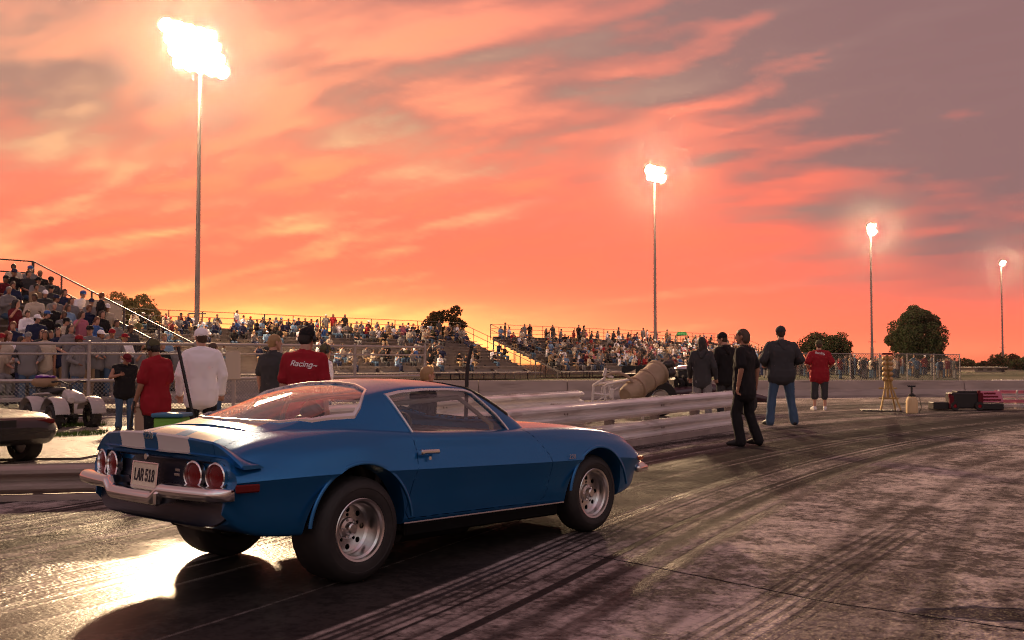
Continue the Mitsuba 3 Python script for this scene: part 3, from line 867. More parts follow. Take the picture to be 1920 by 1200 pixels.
# ------------------------------------------------------------------ light poles
mat('pole_steel', (.24, .21, .21), .55, .4)
mat('lamp_housing', (.30, .27, .25), .4, .5)
LENS = {'type': 'area', 'radiance': rgb((39.0, 26.5, 15.0))}
mat('lens_glass', (.8, .8, .8), .2)
POLES = [(375, 138, 73.0, 4, 5, 0), (1227, 340, 116.0, 2, 4, 0), (1632, 440, 161.0, 2, 3, 0), (1877, 497, 211.0, 1, 3, 0)]
for i, (px, py, Y, rows, cols, _) in enumerate(POLES):
    c = at(px, py, Y)
    top = c[2]
    z0 = float(zg(Y))
    lab = ['tall floodlight pole at the left with the largest, blinding lamp bank', 'second floodlight pole, rising behind the stands right of centre', 'third floodlight pole, left of the big round tree', 'smallest and farthest floodlight pole at the right edge'][i]
    pk = thing('floodlight_pole', lab, 'light pole', 'floodlight poles behind the stands')
    hgt = top - z0
    mast = lathe([(0, -.5), (.23, -.5), (.23, hgt * .18), (.18, hgt * .182), (.09, hgt + rows * .78), (0, hgt + rows * .78)], 16)
    part(pk, 'mast', mv(mast, (c[0], c[1], z0)), 'pole_steel', 40)
    part(pk, 'step_bracket', cat(bar((c[0] - .6, c[1], z0 + hgt * .22), (c[0] + .6, c[1], z0 + hgt * .22), .08)), 'pole_steel')
    rz = math.atan2(TT[1], TT[0])
    dn = np.array([TN[0] * .80, TN[1] * .80, -.60])       # the lamps look down at the strip
    dn = dn / np.linalg.norm(dn)
    gap = .86
    hw = (cols - 1) * gap / 2 + .3
    for r in range(rows):
        z = top + .35 + r * .76
        part(pk, 'crossarm', bar(np.array([c[0], c[1], z]) - TT * (hw - (-.1 - .42 * r) * gap), np.array([c[0], c[1], z]) + TT * (hw + (-.1 - .42 * r) * gap), .14), 'pole_steel')
        for q in range(cols):
            o = np.array([c[0], c[1], z]) + TT * (q - (cols - 1) / 2 + (-.1 - .42 * r if rows > 1 else -.1)) * gap + TN * .35
            bowl = lathe([(.50, .0), (.47, -.16), (.34, -.36), (.16, -.46), (.0, -.48), (0, -.45), (.15, -.43), (.32, -.33), (.45, -.14), (.48, 0)], 18)
            R = trimesh.geometry.align_vectors([0, 0, 1], dn)
            hd = tm(bowl).copy().apply_transform(R).apply_translation(o)
            hk = part(pk, 'lamp_head', hd, 'lamp_housing', 40)
            ln = lathe([(.0, -.02), (.465, -.02)], 18)
            ln = trimesh.Trimesh(np.vstack([[[0, 0, -.03]], [[.465 * math.cos(t), .465 * math.sin(t), -.03] for t in np.arange(18) * math.pi / 9]]), [[0, 1 + j, 1 + (j + 1) % 18] for j in range(18)], process=False)
            part(hk, 'lens', ply(ln.apply_transform(R).apply_translation(o), 'lens_glass', emitter=LENS), None)

# ------------------------------------------------------------------ grandstands
bump('bleacher_alu', proc(lambda p, n, uv: mix((.28, .245, .23), (.42, .37, .35), fbm(p.x * 2, p.y * 2, p.z * 6))), .5, lambda p, n, uv: noise(p.x * 40, p.y * 40, p.z * 40), .001, metallic=.2)
mat('bleacher_frame', (.13, .11, .11), .65, .2)
mat('rail_steel', (.40, .35, .33), .45, .5)
mat('rail_dark', (.10, .08, .08), .5, .4)
SEATS = []                                                # (stand, row, position, heading)


def grandstand(F, rows, run, rise, z0, L, label, stand, aisle=6.5, back=1.15):
    """A bleacher whose far front corner is F: it reaches back along -TN and towards the camera along -TT (L < 0: away)."""
    k = thing('grandstand', label, 'grandstand', None)
    F = np.array([F[0], F[1], 0.0])
    T_ = TT * (-1 if L > 0 else 1)
    L = abs(L)
    rz = math.atan2(TT[1], TT[0])
    pos = lambda s, w, z: F + T_ * s - TN * w + np.array([0, 0, z])
    zdrop = lambda s: float(zg((F + T_ * s)[1]) - zg(F[1]))
    nseg = max(1, round(L / 16))
    for i in range(rows):
        w, z = .55 + i * run, z0 + i * rise
        for g in range(nseg):
            s0, s1 = L * g / nseg + .03, L * (g + 1) / nseg - .03
            d0, d1 = zdrop(s0), zdrop(s1)
            part(k, 'seat_plank', bar(pos(s0, w, z + .42 + d0), pos(s1, w, z + .42 + d1), .28, .045), 'bleacher_alu', False)
            part(k, 'foot_plank', bar(pos(s0, w - .42, z + d0), pos(s1, w - .42, z + d1), .42, .04), 'bleacher_alu', False)
            part(k, 'riser_board', bar(pos(s0, w + .16, z + .20 + d0), pos(s1, w + .16, z + .20 + d1), .02, .42), 'bleacher_alu', False)
    top_w, top_z = .55 + (rows - 1) * run, z0 + (rows - 1) * rise
    for j, s in enumerate(np.linspace(.05, L - .05, max(2, round(L / 4)) + 1)):
        d = zdrop(s)
        part(k, 'raker_beam', bar(pos(s, -.1, z0 - .12 + d), pos(s, top_w + .2, top_z + .22 + d), .10, .16), 'bleacher_frame', False)
        for w in np.linspace(.3, top_w + .1, 4):
            zz = z0 - .12 + (w + .1) / (top_w + .3) * (top_z + .34 - z0)
            part(k, 'leg', bar(pos(s, w, float(zg((F + T_ * s)[1])) - .3), pos(s, w, zz + d), .09, .09), 'bleacher_frame', False)
    # back rail on posts
    bw = top_w + .45
    for j, s in enumerate(np.linspace(.05, L - .05, max(2, round(L / 2.6)) + 1)):
        part(k, 'rail_post', bar(pos(s, bw, top_z + .1 + zdrop(s)), pos(s, bw, top_z + .42 + back + zdrop(s)), .06), 'rail_dark', False)
    for h in (.35, .75, back):
        part(k, 'back_rail', tube([pos(s, bw, top_z + .42 + h + zdrop(s)) for s in np.linspace(.05, L - .05, 8)], .026, 6), 'rail_dark')
    # end rails sloping down to the front, on the far end (or the near one)
    for s in (.02, L - .02):
        d = zdrop(s)
        for h in (.45, .95):
            part(k, 'end_rail', tube([pos(s, -.1, z0 + .30 + h + d), pos(s, bw, top_z + .42 + .2 + h + d)], .026, 6), 'rail_dark')
        for w in np.linspace(0, bw, 6):
            zz = z0 + .30 + (w + .1) / (bw + .1) * (top_z + .32 - z0) + d
            part(k, 'rail_post', bar(pos(s, w, zz - .35), pos(s, w, zz + .95), .05), 'rail_dark', False)
    # front walk
    part(k, 'front_walk', bar(pos(.05, -.75, z0 - .06), pos(L - .05, -.75, z0 - .06 + zdrop(L)), 1.2, .06), 'bleacher_alu', False)
    for i in range(rows):
        for s in np.arange(.35, L - .3, .56):
            SEATS.append((stand, i, pos(s + rng.uniform(-.1, .1), .55 + i * run - .02, z0 + i * rise + .445 + zdrop(s)), s))
    return dict(key=k, pos=pos, rows=rows, run=run, rise=rise, z0=z0, L=L, zdrop=zdrop, top_w=top_w, top_z=top_z)


FA = np.array([(372 - 960) / FPX * 30.0, 30.0])
SA = grandstand(FA, 12, .80, .245, .46 + float(zg(30)), 9.0, 'nearest grandstand at the left edge, packed with spectators, its end rail sloping down', 'near')
FB = np.array([1.56, 89.0])
SB = grandstand(FB, 11, .70, .268, float(zg(89)) + .62, 50.0, 'middle grandstand with many empty grey benches, behind the blue coupe', 'middle')
FC = FB + TT[:2] * 4.0
SC = grandstand(FC, 11, .70, .268, float(zg(FC[1])) + .62, -46.0, 'farthest grandstand, right of the gap, behind the drum and the men on the track', 'far')

# the fence in front of the nearest stand: posts, rails and a lattice of crossing wires
fence = thing('mesh_fence', 'grey wire mesh fence with steel posts and rails below the nearest stand', 'fence')
mat('wire', (.20, .20, .20), .5, .5)
E0, E1 = G(-150, 797)[:2], G(165, 792)[:2]
fd = (E1 - E0) / np.linalg.norm(E1 - E0)
fpts = [E1 - fd * 4.6, E1 - fd * 2.35, E1, E1 + (fd * .5 + TT[:2] * .5) * 2.4, E1 + (fd * .5 + TT[:2] * .5) * 2.4 + TT[:2] * 2.4, E1 + (fd * .5 + TT[:2] * .5) * 2.4 + TT[:2] * 4.8, E1 + (fd * .5 + TT[:2] * .5) * 2.4 + TT[:2] * 7.4]
Z = lambda e: float(zg(e[1]))
for i, e in enumerate(fpts):
    part(fence, 'post', mv(lathe([(0, -.3), (.038, -.3), (.038, 1.73), (.03, 1.77), (0, 1.78)], 12), (e[0], e[1], Z(e))), 'rail_steel')
for i, (e, g) in enumerate(zip(fpts[:-1], fpts[1:])):
    for h, r in ((1.70, .032), (1.48, .022), (.90, .042), (.10, .02)):
        part(fence, 'rail', tube([(e[0], e[1], Z(e) + h), (g[0], g[1], Z(g) + h)], r, 8), 'rail_steel')
    L = np.linalg.norm(g - e)
    seg = []
    for a in np.arange(-.8, L, .085):
        for sgn in (1, -1):
            s0, s1 = (a, a + .8) if sgn > 0 else (a + .8, a)
            h0, h1 = 0.0, .8
            q = [(s0, h0), (s1, h1)]
            lo, hi = max(0, min(s0, s1)), min(L, max(s0, s1))
            if hi - lo < .03:
                continue
            pt = lambda s: np.r_[e + (g - e) * s / L, Z(e) + .1 + (h0 + (s - s0) / (s1 - s0) * (h1 - h0))]
            seg.append(bar(pt(lo), pt(hi), .007))
    part(fence, 'wire_mesh', cat(seg), 'wire', False, kind='stuff')

# ------------------------------------------------------------------ people
SKIN = {'fair': (.50, .27, .19), 'tan': (.36, .18, .115), 'brown': (.17, .085, .055)}
for k, c in SKIN.items():
    mat('skin_' + k, c, .55, spec=.35)
HAIR = {'dark': (.018, .012, .010), 'brown': (.06, .032, .018), 'blond': (.33, .20, .09), 'grey': (.25, .22, .20), 'red': (.16, .06, .025)}
for k, c in HAIR.items():
    mat('hair_' + k, c, .55)
CLOTH = {'white': (.86, .83, .86), 'cream': (.55, .46, .36), 'black': (.012, .011, .013), 'charcoal': (.045, .045, .05), 'grey': (.20, .19, .195), 'red': (.30, .012, .022), 'maroon': (.13, .010, .018),
         'pink': (.52, .16, .22), 'navy': (.018, .024, .065), 'blue': (.045, .12, .34), 'denim': (.055, .10, .17), 'green': (.03, .18, .06), 'olive': (.09, .085, .045), 'tan': (.30, .20, .12), 'yellow': (.55, .36, .05), 'orange': (.5, .14, .03), 'purple': (.12, .03, .25), 'sky': (.20, .33, .5)}
for k, c in CLOTH.items():
    scene['cloth_' + k] = {'type': 'twosided', 'bsdf': {'type': 'principled', 'base_color': rgb(c), 'roughness': .85, 'specular': .25, 'sheen': .3}}
mat('shoe_black', (.015, .014, .014), .5)
mat('shoe_white', (.65, .62, .6), .6)
mat('lettering_white', (.75, .72, .70), .7)
mat('plastic_black', (.016, .016, .018), .4)
mat('eye_dark', (.02, .015, .012), .2)


def sm(ms, length=.03, it=6, noise_amp=0.0, seed=0):
    """Joins the pieces into one skin and smooths it; noise_amp adds folds."""
    m = union(ms)
    t = tm(m, length)
    t = trimesh.Trimesh(t.vertices, t.faces, process=True)
    if it:
        trimesh.smoothing.filter_taubin(t, .5, .52, it)
    if noise_amp:
        v = t.vertices
        n = meshkit.fbm(v * [9, 9, 5.5], 3, seed) - .5
        n2 = meshkit.noise(v * [26, 26, 14], seed + 9) - .5
        t.vertices = v + t.vertex_normals * (n * 2 + n2 * .5)[:, None] * noise_amp
    return t


def limb(a, b, ra, rb):
    return hull((a, ra), (b, rb))


def lerp(a, b, t):
    return np.asarray(a) + (np.asarray(b) - np.asarray(a)) * t


def person_meshes(P, detail=2):
    """The pieces of a person 1.75 m tall in local space: x to the person's left... right is -x, forward is +y. P: the pose and the clothes."""
    w, bulk = P.get('width', 1.0), P.get('bulk', 1.0)
    seg = .022 if detail == 2 else .05
    hip_z, hy = P.get('hip_z', .92), P.get('hip_y', 0.0)
    lean, side = P.get('lean', 0.0), P.get('side', 0.0)
    hips = np.array([0, hy, hip_z])
    up = np.array([side, math.sin(lean), math.cos(lean)])
    chest, neck = hips + up * .40, hips + up * .55
    sh = {s: hips + up * .50 + np.array([s * .185 * w, -.01, 0]) for s in (-1, 1)}
    el = {s: sh[s] + np.array(P['arm'][s][0]) for s in (-1, 1)}
    ha = {s: el[s] + np.array(P['arm'][s][1]) for s in (-1, 1)}
    hj = {s: hips + np.array([s * .10 * w, 0, -.03]) for s in (-1, 1)}
    kn = {s: np.array(P['leg'][s][0], float) for s in (-1, 1)}
    an = {s: np.array(P['leg'][s][1], float) for s in (-1, 1)}
    turn, nod = P.get('turn', 0.0), P.get('nod', 0.0)
    hd = np.array([math.sin(-turn) * math.cos(nod), math.cos(turn) * math.cos(nod), -math.sin(nod)])
    hup = np.array([math.sin(-turn) * math.sin(nod), math.cos(turn) * math.sin(nod), math.cos(nod)])
    hl = np.cross(hd, hup)
    base = neck + up * .03
    hc = base + hup * .14 + hd * .025
    H = lambda x, y, z: hc + hl * x + hd * y + hup * z
    torso = lambda g: [hull((hips + np.array([-.085 * w, 0, 0]), .105 * bulk + g), (hips + np.array([.085 * w, 0, 0]), .105 * bulk + g), (hips + up * .2 + np.array([-.07 * w, .01 * bulk, 0]), .105 * bulk + g), (hips + up * .2 + np.array([.07 * w, .01 * bulk, 0]), .105 * bulk + g)),
                       hull((hips + up * .2 + np.array([-.07 * w, .01, 0]), .105 * bulk + g), (hips + up * .2 + np.array([.07 * w, .01, 0]), .105 * bulk + g), (chest + np.array([-.095 * w, 0, 0]), .105 * bulk ** .5 + g), (chest + np.array([.095 * w, 0, 0]), .105 * bulk ** .5 + g), (sh[-1] - up * .015, .055 + g), (sh[1] - up * .015, .055 + g)),
                       hull((sh[-1], .052 + g), (sh[1], .052 + g), (neck - up * .02, .062 + g))]
    ab = bulk ** .6
    out = {}
    body = torso(-.012) + [limb(neck - up * .05, base + hup * .06, .060, .055)]
    body += [hull((H(0, -.015, .03), (.073, .073, .088)), (H(0, .02, .045), (.066, .07, .075)), (H(0, .045, -.055), (.044, .046, .045)))]
    if detail == 2:
        body += [hull((H(0, .093, .022), .011), (H(0, .112, -.012), .013), (H(0, .088, -.02), .017)), hull((H(-.035, .078, .04), .014), (H(.035, .078, .04), .014)), hull((H(-.018, .088, -.052), .010), (H(.018, .088, -.052), .010)), hull((H(0, .082, -.088), .018), (H(0, .06, -.085), .02))]
        body += [ball(H(s * .076, -.008, .0), (.014, .022, .032)) for s in (-1, 1)]
    for s in (-1, 1):
        body += [limb(sh[s], el[s], .050 * ab, .040 * ab), limb(el[s], ha[s], .040 * ab, .027)]
        body += [limb(hj[s], kn[s], .082, .052), limb(kn[s], an[s], .052, .036)]
        d = (ha[s] - el[s])
        d /= np.linalg.norm(d)
        if detail == 2:
            pn = np.cross(d, [0, 1, 0] if abs(d[1]) < .8 else [1, 0, 0])
            pn /= np.linalg.norm(pn)                       # across the palm
            pd = np.cross(pn, d)                           # the way the fingers curl
            wr = ha[s]
            body += [hull((wr + d * .01, (.024, .024, .024)), (wr + d * .075 + pn * .026, .013), (wr + d * .075 - pn * .026, .013), (wr + d * .03 + pn * .024, .014), (wr + d * .03 - pn * .02, .014))]
            for q, (o, ln) in enumerate(((-.027, .066), (-.009, .078), (.009, .074), (.026, .060))):
                k0 = wr + d * .082 + pn * o
                k1 = k0 + (d * .75 + pd * .55 * s) * ln * .55
                k2 = k1 + (d * .15 + pd * .95 * s) * ln * .5
                body += [limb(k0, k1, .0095, .009), limb(k1, k2, .009, .0078)]
            t0 = wr + d * .025 - pn * .026
            t1 = t0 + (d * .55 - pn * .7 + pd * .3 * s) * .04
            body += [limb(t0, t1, .012, .010), limb(t1, t1 + (d * .8 + pd * .5 * s) * .03, .010, .0085)]
        else:
            body += [limb(ha[s], ha[s] + d * .11, .028, .02)]
        fd = np.array(P.get('foot', {}).get(s, (s * .25, 1, 0)), float)
        fd /= np.linalg.norm(fd)
        toe = an[s] + fd * .14 + np.array([0, 0, -.045])
        shoe = [hull((an[s] + fd * -.035 + [0, 0, -.045], .042), (toe, .036), (toe + fd * .05, .032), (an[s] + [0, 0, .005], .045))]
        out.setdefault('shoe', []).append(sm(shoe, seg * 1.3, 3) if detail == 2 else tm(union(shoe)))
        body += [limb(an[s], an[s] + [0, 0, -.03], .036, .034)]
    out['body'] = sm(body, seg if detail == 2 else seg * 1.6, 4 if detail == 2 else 2)
    # shirt
    g = P.get('loose', .014)
    hem = P.get('hem', .10)
    sh_p = torso(g) + [hull((hips + np.array([-.09 * w, 0, -hem]), .105 * bulk + g + .004), (hips + np.array([.09 * w, 0, -hem]), .105 * bulk + g + .004), (hips + up * .05 + np.array([-.09 * w, 0, 0]), .106 * bulk + g), (hips + up * .05 + np.array([.09 * w, 0, 0]), .106 * bulk + g))]
    slv = P.get('sleeve', 'short')
    for s in (-1, 1):
        if slv == 'short':
            sh_p += [limb(sh[s], lerp(sh[s], el[s], .72), .060 * ab + g * .7, .056 * ab + g * 1.2)]
        elif slv == 'long':
            sh_p += [limb(sh[s], el[s], .060 * ab + g * .7, .050 * ab + g), limb(el[s], lerp(el[s], ha[s], .97), .050 * ab + g, .036 + g * .6)]
    if P.get('collar', True):
        sh_p += [limb(neck - up * .03, neck + up * .025, .074, .066)]
    shirt = sm(sh_p, seg * (1.0 if detail == 2 else 1.6), 4 if detail == 2 else 2, .017 if detail == 2 else 0, P.get('seed', 1))
    out['shirt'] = shirt
    # trousers
    tp, tg = [hull((hips + np.array([-.09 * w, 0, .03]), .104 * bulk), (hips + np.array([.09 * w, 0, .03]), .104 * bulk), (hj[-1], .10), (hj[1], .10))], P.get('baggy', .016)
    for s in (-1, 1):
        tp += [limb(hj[s], kn[s], .092 + tg * .6, .060 + tg)]
        if P.get('shorts'):
            tp += [limb(kn[s], lerp(kn[s], an[s], P['shorts']), .060 + tg, .062 + tg)]
        else:
            tp += [limb(kn[s], lerp(kn[s], an[s], 1.0) + [0, 0, -.02], .060 + tg, .048 + tg * 1.4)]
    out['trousers'] = sm(tp, seg * (1.1 if detail == 2 else 1.7), 4 if detail == 2 else 2, .014 if detail == 2 else 0, 5)
    # hair and headgear
    hs = P.get('hairstyle', 'short')
    cut = lambda m, y0, z0: m - hull(*[(H(x, y0 + .22, z0 - .14 + dz), .09) for x in (-.09, .09) for dz in (0, .08)] + [(H(x, y0 + .09, z0 - .13), .085) for x in (-.06, .06)])
    cap = hull((H(0, -.018, .036), (.082, .088, .096)), (H(0, .018, .055), (.073, .075, .074)), (H(0, -.045, -.02), (.066, .055, .06)))
    if hs == 'short':
        out['hair'] = sm([cut(cap, 0.0, .055)], seg, 2, .006, 3)
    elif hs == 'long':
        back = hull((H(0, -.045, .03), .082), (H(-.05, -.075, -.16), .05), (H(.05, -.075, -.16), .05), (H(0, -.09, -.30), .045))
        out['hair'] = sm([cut(cap, 0.0, .055), cut(back, .02, 0)], seg, 3, .008, 3)
    elif hs == 'mullet':
        back = hull((H(0, -.045, .02), .078), (H(-.045, -.06, -.06), .042), (H(.045, -.06, -.06), .042))
        out['hair'] = sm([cut(cap, 0.0, .06), cut(back, .02, 0)], seg, 3, .007, 3)
    hg = P.get('headgear')
    if hg in ('cap', 'cap_back'):
        f = 1 if hg == 'cap' else -1
        dome = hull((H(0, -.01, .055), (.095, .100, .090)), (H(0, .02, .06), (.084, .086, .080))) - hull(*[(H(x, y, -.07), .09) for x in (-.12, .12) for y in (-.16, .16)])
        brim = hull((H(-.045, f * .085, .035), (.03, .02, .008)), (H(.045, f * .085, .035), (.03, .02, .008)), (H(-.03, f * .155, .022), (.02, .015, .006)), (H(.03, f * .155, .022), (.02, .015, .006)))
        out['cap'] = sm([dome, brim], seg, 1)
    elif hg == 'beanie':
        out['cap'] = sm([hull((H(0, -.012, .052), (.096, .102, .096)), (H(0, .015, .055), (.086, .088, .082))) - hull(*[(H(x, y, -.075), .09) for x in (-.12, .12) for y in (-.16, .16)])], seg, 1)
    if P.get('headset'):
        arc = [H(.095 * math.cos(t), -.005, .03 + .115 * math.sin(t)) for t in np.linspace(0, math.pi, 13)]
        out['headset'] = cat(tube(arc, .011, 6), *[tm(hull((H(s * .088, -.005, .005), (.022, .036, .042)), (H(s * .10, -.005, .005), (.016, .028, .034)))) for s in (-1, 1)], tube([H(-.09, .01, -.02), H(-.08, .07, -.06), H(-.03, .11, -.06)], .005, 5))
    if P.get('hood'):
        out['hood'] = sm([hull((neck + up * .015 - np.array([.06, .055, 0]), .045), (neck + up * .015 - np.array([-.06, .055, 0]), .045), (neck - up * .10 - np.array([0, .105, 0]), .045)), hull((neck - np.array([.075, -.02, -.01]), .03), (neck - np.array([.07, .05, -.01]), .035)), hull((neck - np.array([-.075, -.02, -.01]), .03), (neck - np.array([-.07, .05, -.01]), .035))], seg, 3, .004)
    if detail == 2 and P.get('eyes', True):
        out['eye'] = [tm(ball(H(s * .031, .078, .022), (.010, .009, .007), 10)) for s in (-1, 1)]
    out['_'] = dict(hand=ha, head=hc, chest=chest, neck=neck, hips=hips, up=up)
    return out


STAND_ = {-1: ((-.115, 0, .50), (-.125, -.02, .085)), 1: ((.115, 0, .50), (.125, -.02, .085))}
HANG = {-1: ((-.05, -.02, -.28), (-.005, .05, -.25)), 1: ((.05, -.02, -.28), (.005, .05, -.25))}


def person(px, py, head_py, face, label, P, C, Y=None, z=None):
    """A person whose feet stand at a pixel of the photograph (or at distance Y in line with it), tall enough to reach head_py. face: heading, clockwise from straight away."""
    P = {'leg': STAND_, 'arm': HANG, **P}
    p = G(px, py) if Y is None else at(px, py, Y)
    p[2] = zg(p[1]) if z is None else z
    hgt = EYE - (head_py - HZ) / FPX * p[1] - p[2]
    M = person_meshes(P)
    vs = np.vstack([np.asarray(tm(x).vertices) for k, x in M.items() if k in ('body', 'hair', 'cap')])
    sc = hgt / (vs[:, 2].max()) if not P.get('scale') else P['scale']
    k = thing('person', label, 'person')
    F = lambda m: mv(m, p, rz=-face, sc=(sc * 1.0, sc, sc))
    part(k, 'body', F(M['body']), 'skin_' + C.get('skin', 'fair'), True)
    part(k, 'shirt', F(M['shirt']), 'cloth_' + C['shirt'], True, label=C.get('shirt_label'))
    part(k, 'trousers', F(M['trousers']), 'cloth_' + C['trousers'], True)
    for s in M['shoe']:
        part(k, 'shoe', F(s), C.get('shoe', 'shoe_black'), True)
    if 'hair' in M:
        part(k, 'hair', F(M['hair']), 'hair_' + C.get('hair', 'dark'), True)
    if 'cap' in M:
        part(k, 'cap', F(M['cap']), 'cloth_' + C.get('cap', 'black'), True)
    if 'headset' in M:
        part(k, 'headset', F(M['headset']), 'plastic_black', 30)
    if 'hood' in M:
        part(k, 'hood', F(M['hood']), 'cloth_' + C['shirt'], True)
    for e in M.get('eye', []):
        part(k, 'eye', F(e), 'eye_dark', True)
    to_w = lambda q: np.asarray(mv(trimesh.Trimesh([q], np.zeros((0, 3), int), process=False), p, rz=-face, sc=(sc, sc, sc)).vertices[0])
    return k, M, F, to_w


def on_back(k, M, F, text, height, dz=0.0, script=False, mat_='lettering_white', dx=0.0):
    """Lettering laid on the back of a shirt: every point is pressed onto the cloth."""
    t = meshkit.text_mesh(text, height, .002, True)
    v = np.asarray(t.vertices) - [(t.bounds[0][0] + t.bounds[1][0]) / 2, 0, 0]
    c = M['_']['chest']
    if script:
        v[:, 0] += v[:, 1] * .25
        v[:, 1] += -v[:, 0] * .10
    S = trimesh.Trimesh(M['shirt'].vertices, M['shirt'].faces, process=False)
    tgt = np.column_stack([-(-v[:, 0]) + c[0] + dx, np.full(len(v), -1.0), v[:, 1] + c[2] + dz])
    # the depth of the back at each point, from the nearest cloth vertices on that side
    b = S.vertices[S.vertex_normals[:, 1] < .1]
    from scipy.spatial import cKDTree
    d, i = cKDTree(b[:, [0, 2]]).query(tgt[:, [0, 2]], k=5)
    wgt = 1 / (d + 1e-3)
    tgt[:, 1] = (b[i, 1] * wgt).sum(1) / wgt.sum(1) - .004 - v[:, 2]
    part(k, 'shirt_lettering', F(trimesh.Trimesh(tgt, t.faces, process=False)), mat_, False)


walkL = {-1: ((-.10, .10, .50), (-.11, .02, .085)), 1: ((.10, -.02, .50), (.13, -.16, .10))}
wide = {-1: ((-.17, .02, .50), (-.23, -.02, .085)), 1: ((.17, .02, .50), (.23, -.02, .085))}
elbows = {-1: ((-.12, -.06, -.26), (.08, .20, -.10)), 1: ((.12, -.06, -.26), (-.08, .20, -.10))}
PI = math.pi
# the men at the left, behind the coupe
person(233, 808, 662, 2.75, 'man in black sleeveless top and jeans standing by the fence with head bowed',
       dict(arm={-1: ((-.10, -.02, -.27), (.02, .05, -.24)), 1: ((.10, .10, -.22), (-.20, .14, .06))}, nod=.55, turn=.3, bulk=1.15, width=1.15, sleeve='none', collar=False, headgear='cap', hairstyle='none', seed=3), dict(shirt='black', trousers='denim', cap='maroon', skin='tan'))
kk, MM, FF, tw = person(303, 0, 634, -1.15, 'man in dark red shirt and camouflage cap with headset, leaning on a black stick',
       dict(arm={-1: ((-.05, .06, -.28), (.0, .10, -.24)), 1: ((.06, .02, -.28), (.0, .14, -.22))}, nod=.25, headgear='cap', headset=True, hairstyle='short', bulk=1.08, loose=.024, shorts=.15, seed=8), dict(shirt='red', trousers='black', cap='olive', skin='tan', shoe='shoe_black'), Y=14.0)
stick = lambda a, b, r, label, m='plastic_black', cat_='stick': tag(part(None, key_of_name(cat_), cat(tube([a, lerp(a, b, .5), b], r, 8), tm(ball(b, r * 1.5, 10))), m, 40), label, cat_)
key_of_name = lambda c: {'stick': 'walking_stick', 'pole': 'leaning_pole'}[c]
vest = MM['shirt'].copy()
keep = (vest.triangles_center[:, 1] > .005) & (np.abs(vest.triangles_center[:, 0]) < .17) & (vest.triangles_center[:, 2] < 1.42)
vest.vertices = vest.vertices + vest.vertex_normals * .008
vest.update_faces(keep)
vest.remove_unreferenced_vertices()
part(kk, 'vest', FF(vest), 'cloth_black', True, label='black vest front over the red shirt')
hnd = tw(MM['_']['hand'][-1])
stick(hnd + np.array([0, -.03, .02]), np.array([hnd[0] - .10, hnd[1] - .1, zg(14) + .02]), .016, "short black stick in the hand of the man in dark red, planted on the paving")
kk, MM, FF, tw = person(386, 0, 614, -.35, 'man in bright white sweatshirt and white cap seen from behind',
       dict(arm={-1: ((-.09, -.02, -.27), (.01, .08, -.24)), 1: ((.09, -.02, -.27), (-.01, .06, -.24))}, turn=.35, sleeve='long', headgear='cap', hairstyle='short', bulk=1.02, width=1.0, loose=.024, seed=4), dict(shirt='white', trousers='black', cap='white', hair='brown'), Y=14.8)
stick(at(334, 650, 14.1), np.array([*at(374, 776, 14.1)[:2], .3 + zg(14)]), .022, 'dark pole leaning across in front of the man in the white sweatshirt', cat_='pole')
person(406, 0, 642, .3, 'brown-haired person half hidden behind the man in white, only the head showing', dict(hairstyle='short', width=.95), dict(shirt='grey', trousers='denim', hair='brown', skin='tan'), Y=19.5)
person(518, 0, 626, .55, 'man with sandy hair in a dark grey T-shirt, left of the red-shirted man', dict(turn=-.3, hairstyle='short', bulk=1.03, seed=12), dict(shirt='charcoal', trousers='denim', hair='blond', skin='fair'), Y=15.4)
kk, MM, FF, tw = person(577, 0, 611, .1, 'man in red shirt with white script on the back, dark cap and headset',
       dict(arm=HANG, headgear='cap', headset=True, hairstyle='short', bulk=1.0, width=.97, loose=.02, seed=6, turn=-.25, nod=.15), dict(shirt='red', trousers='black', cap='black', hair='dark'), Y=11.7)
on_back(kk, MM, FF, 'Racing~', .055, .02, True, dx=.02)
person(612, 0, 644, .9, 'person in white shirt and olive cap with headset, just right of the red-shirted man', dict(headgear='cap', headset=True, hairstyle='short', sleeve='short'), dict(shirt='white', trousers='denim', cap='olive', hair='brown'), Y=17.0)
sit_low = {-1: ((-.15, .36, .52), (-.15, .30, .085)), 1: ((.15, .36, .52), (.15, .30, .085))}
person(786, 0, 676, .9, 'fair-haired person in a dark jacket crouching beyond the roof of the coupe', dict(hip_z=.50, hip_y=-.02, lean=.25, leg=sit_low, hairstyle='short', sleeve='long', scale=1.0), dict(shirt='black', trousers='tan', hair='blond'), Y=14.2)
tag(part(None, 'leaning_pole', cat(tube([np.array([*at(871, 722, 13.4)[:2], .02 + zg(13.4)]), at(876, 690, 13.4), at(884, 650, 13.4)], .024, 8), tm(ball(at(884, 650, 13.4), .03, 10))), 'plastic_black', 40), "upright dark pole just beyond the front of the coupe's roof", 'pole')
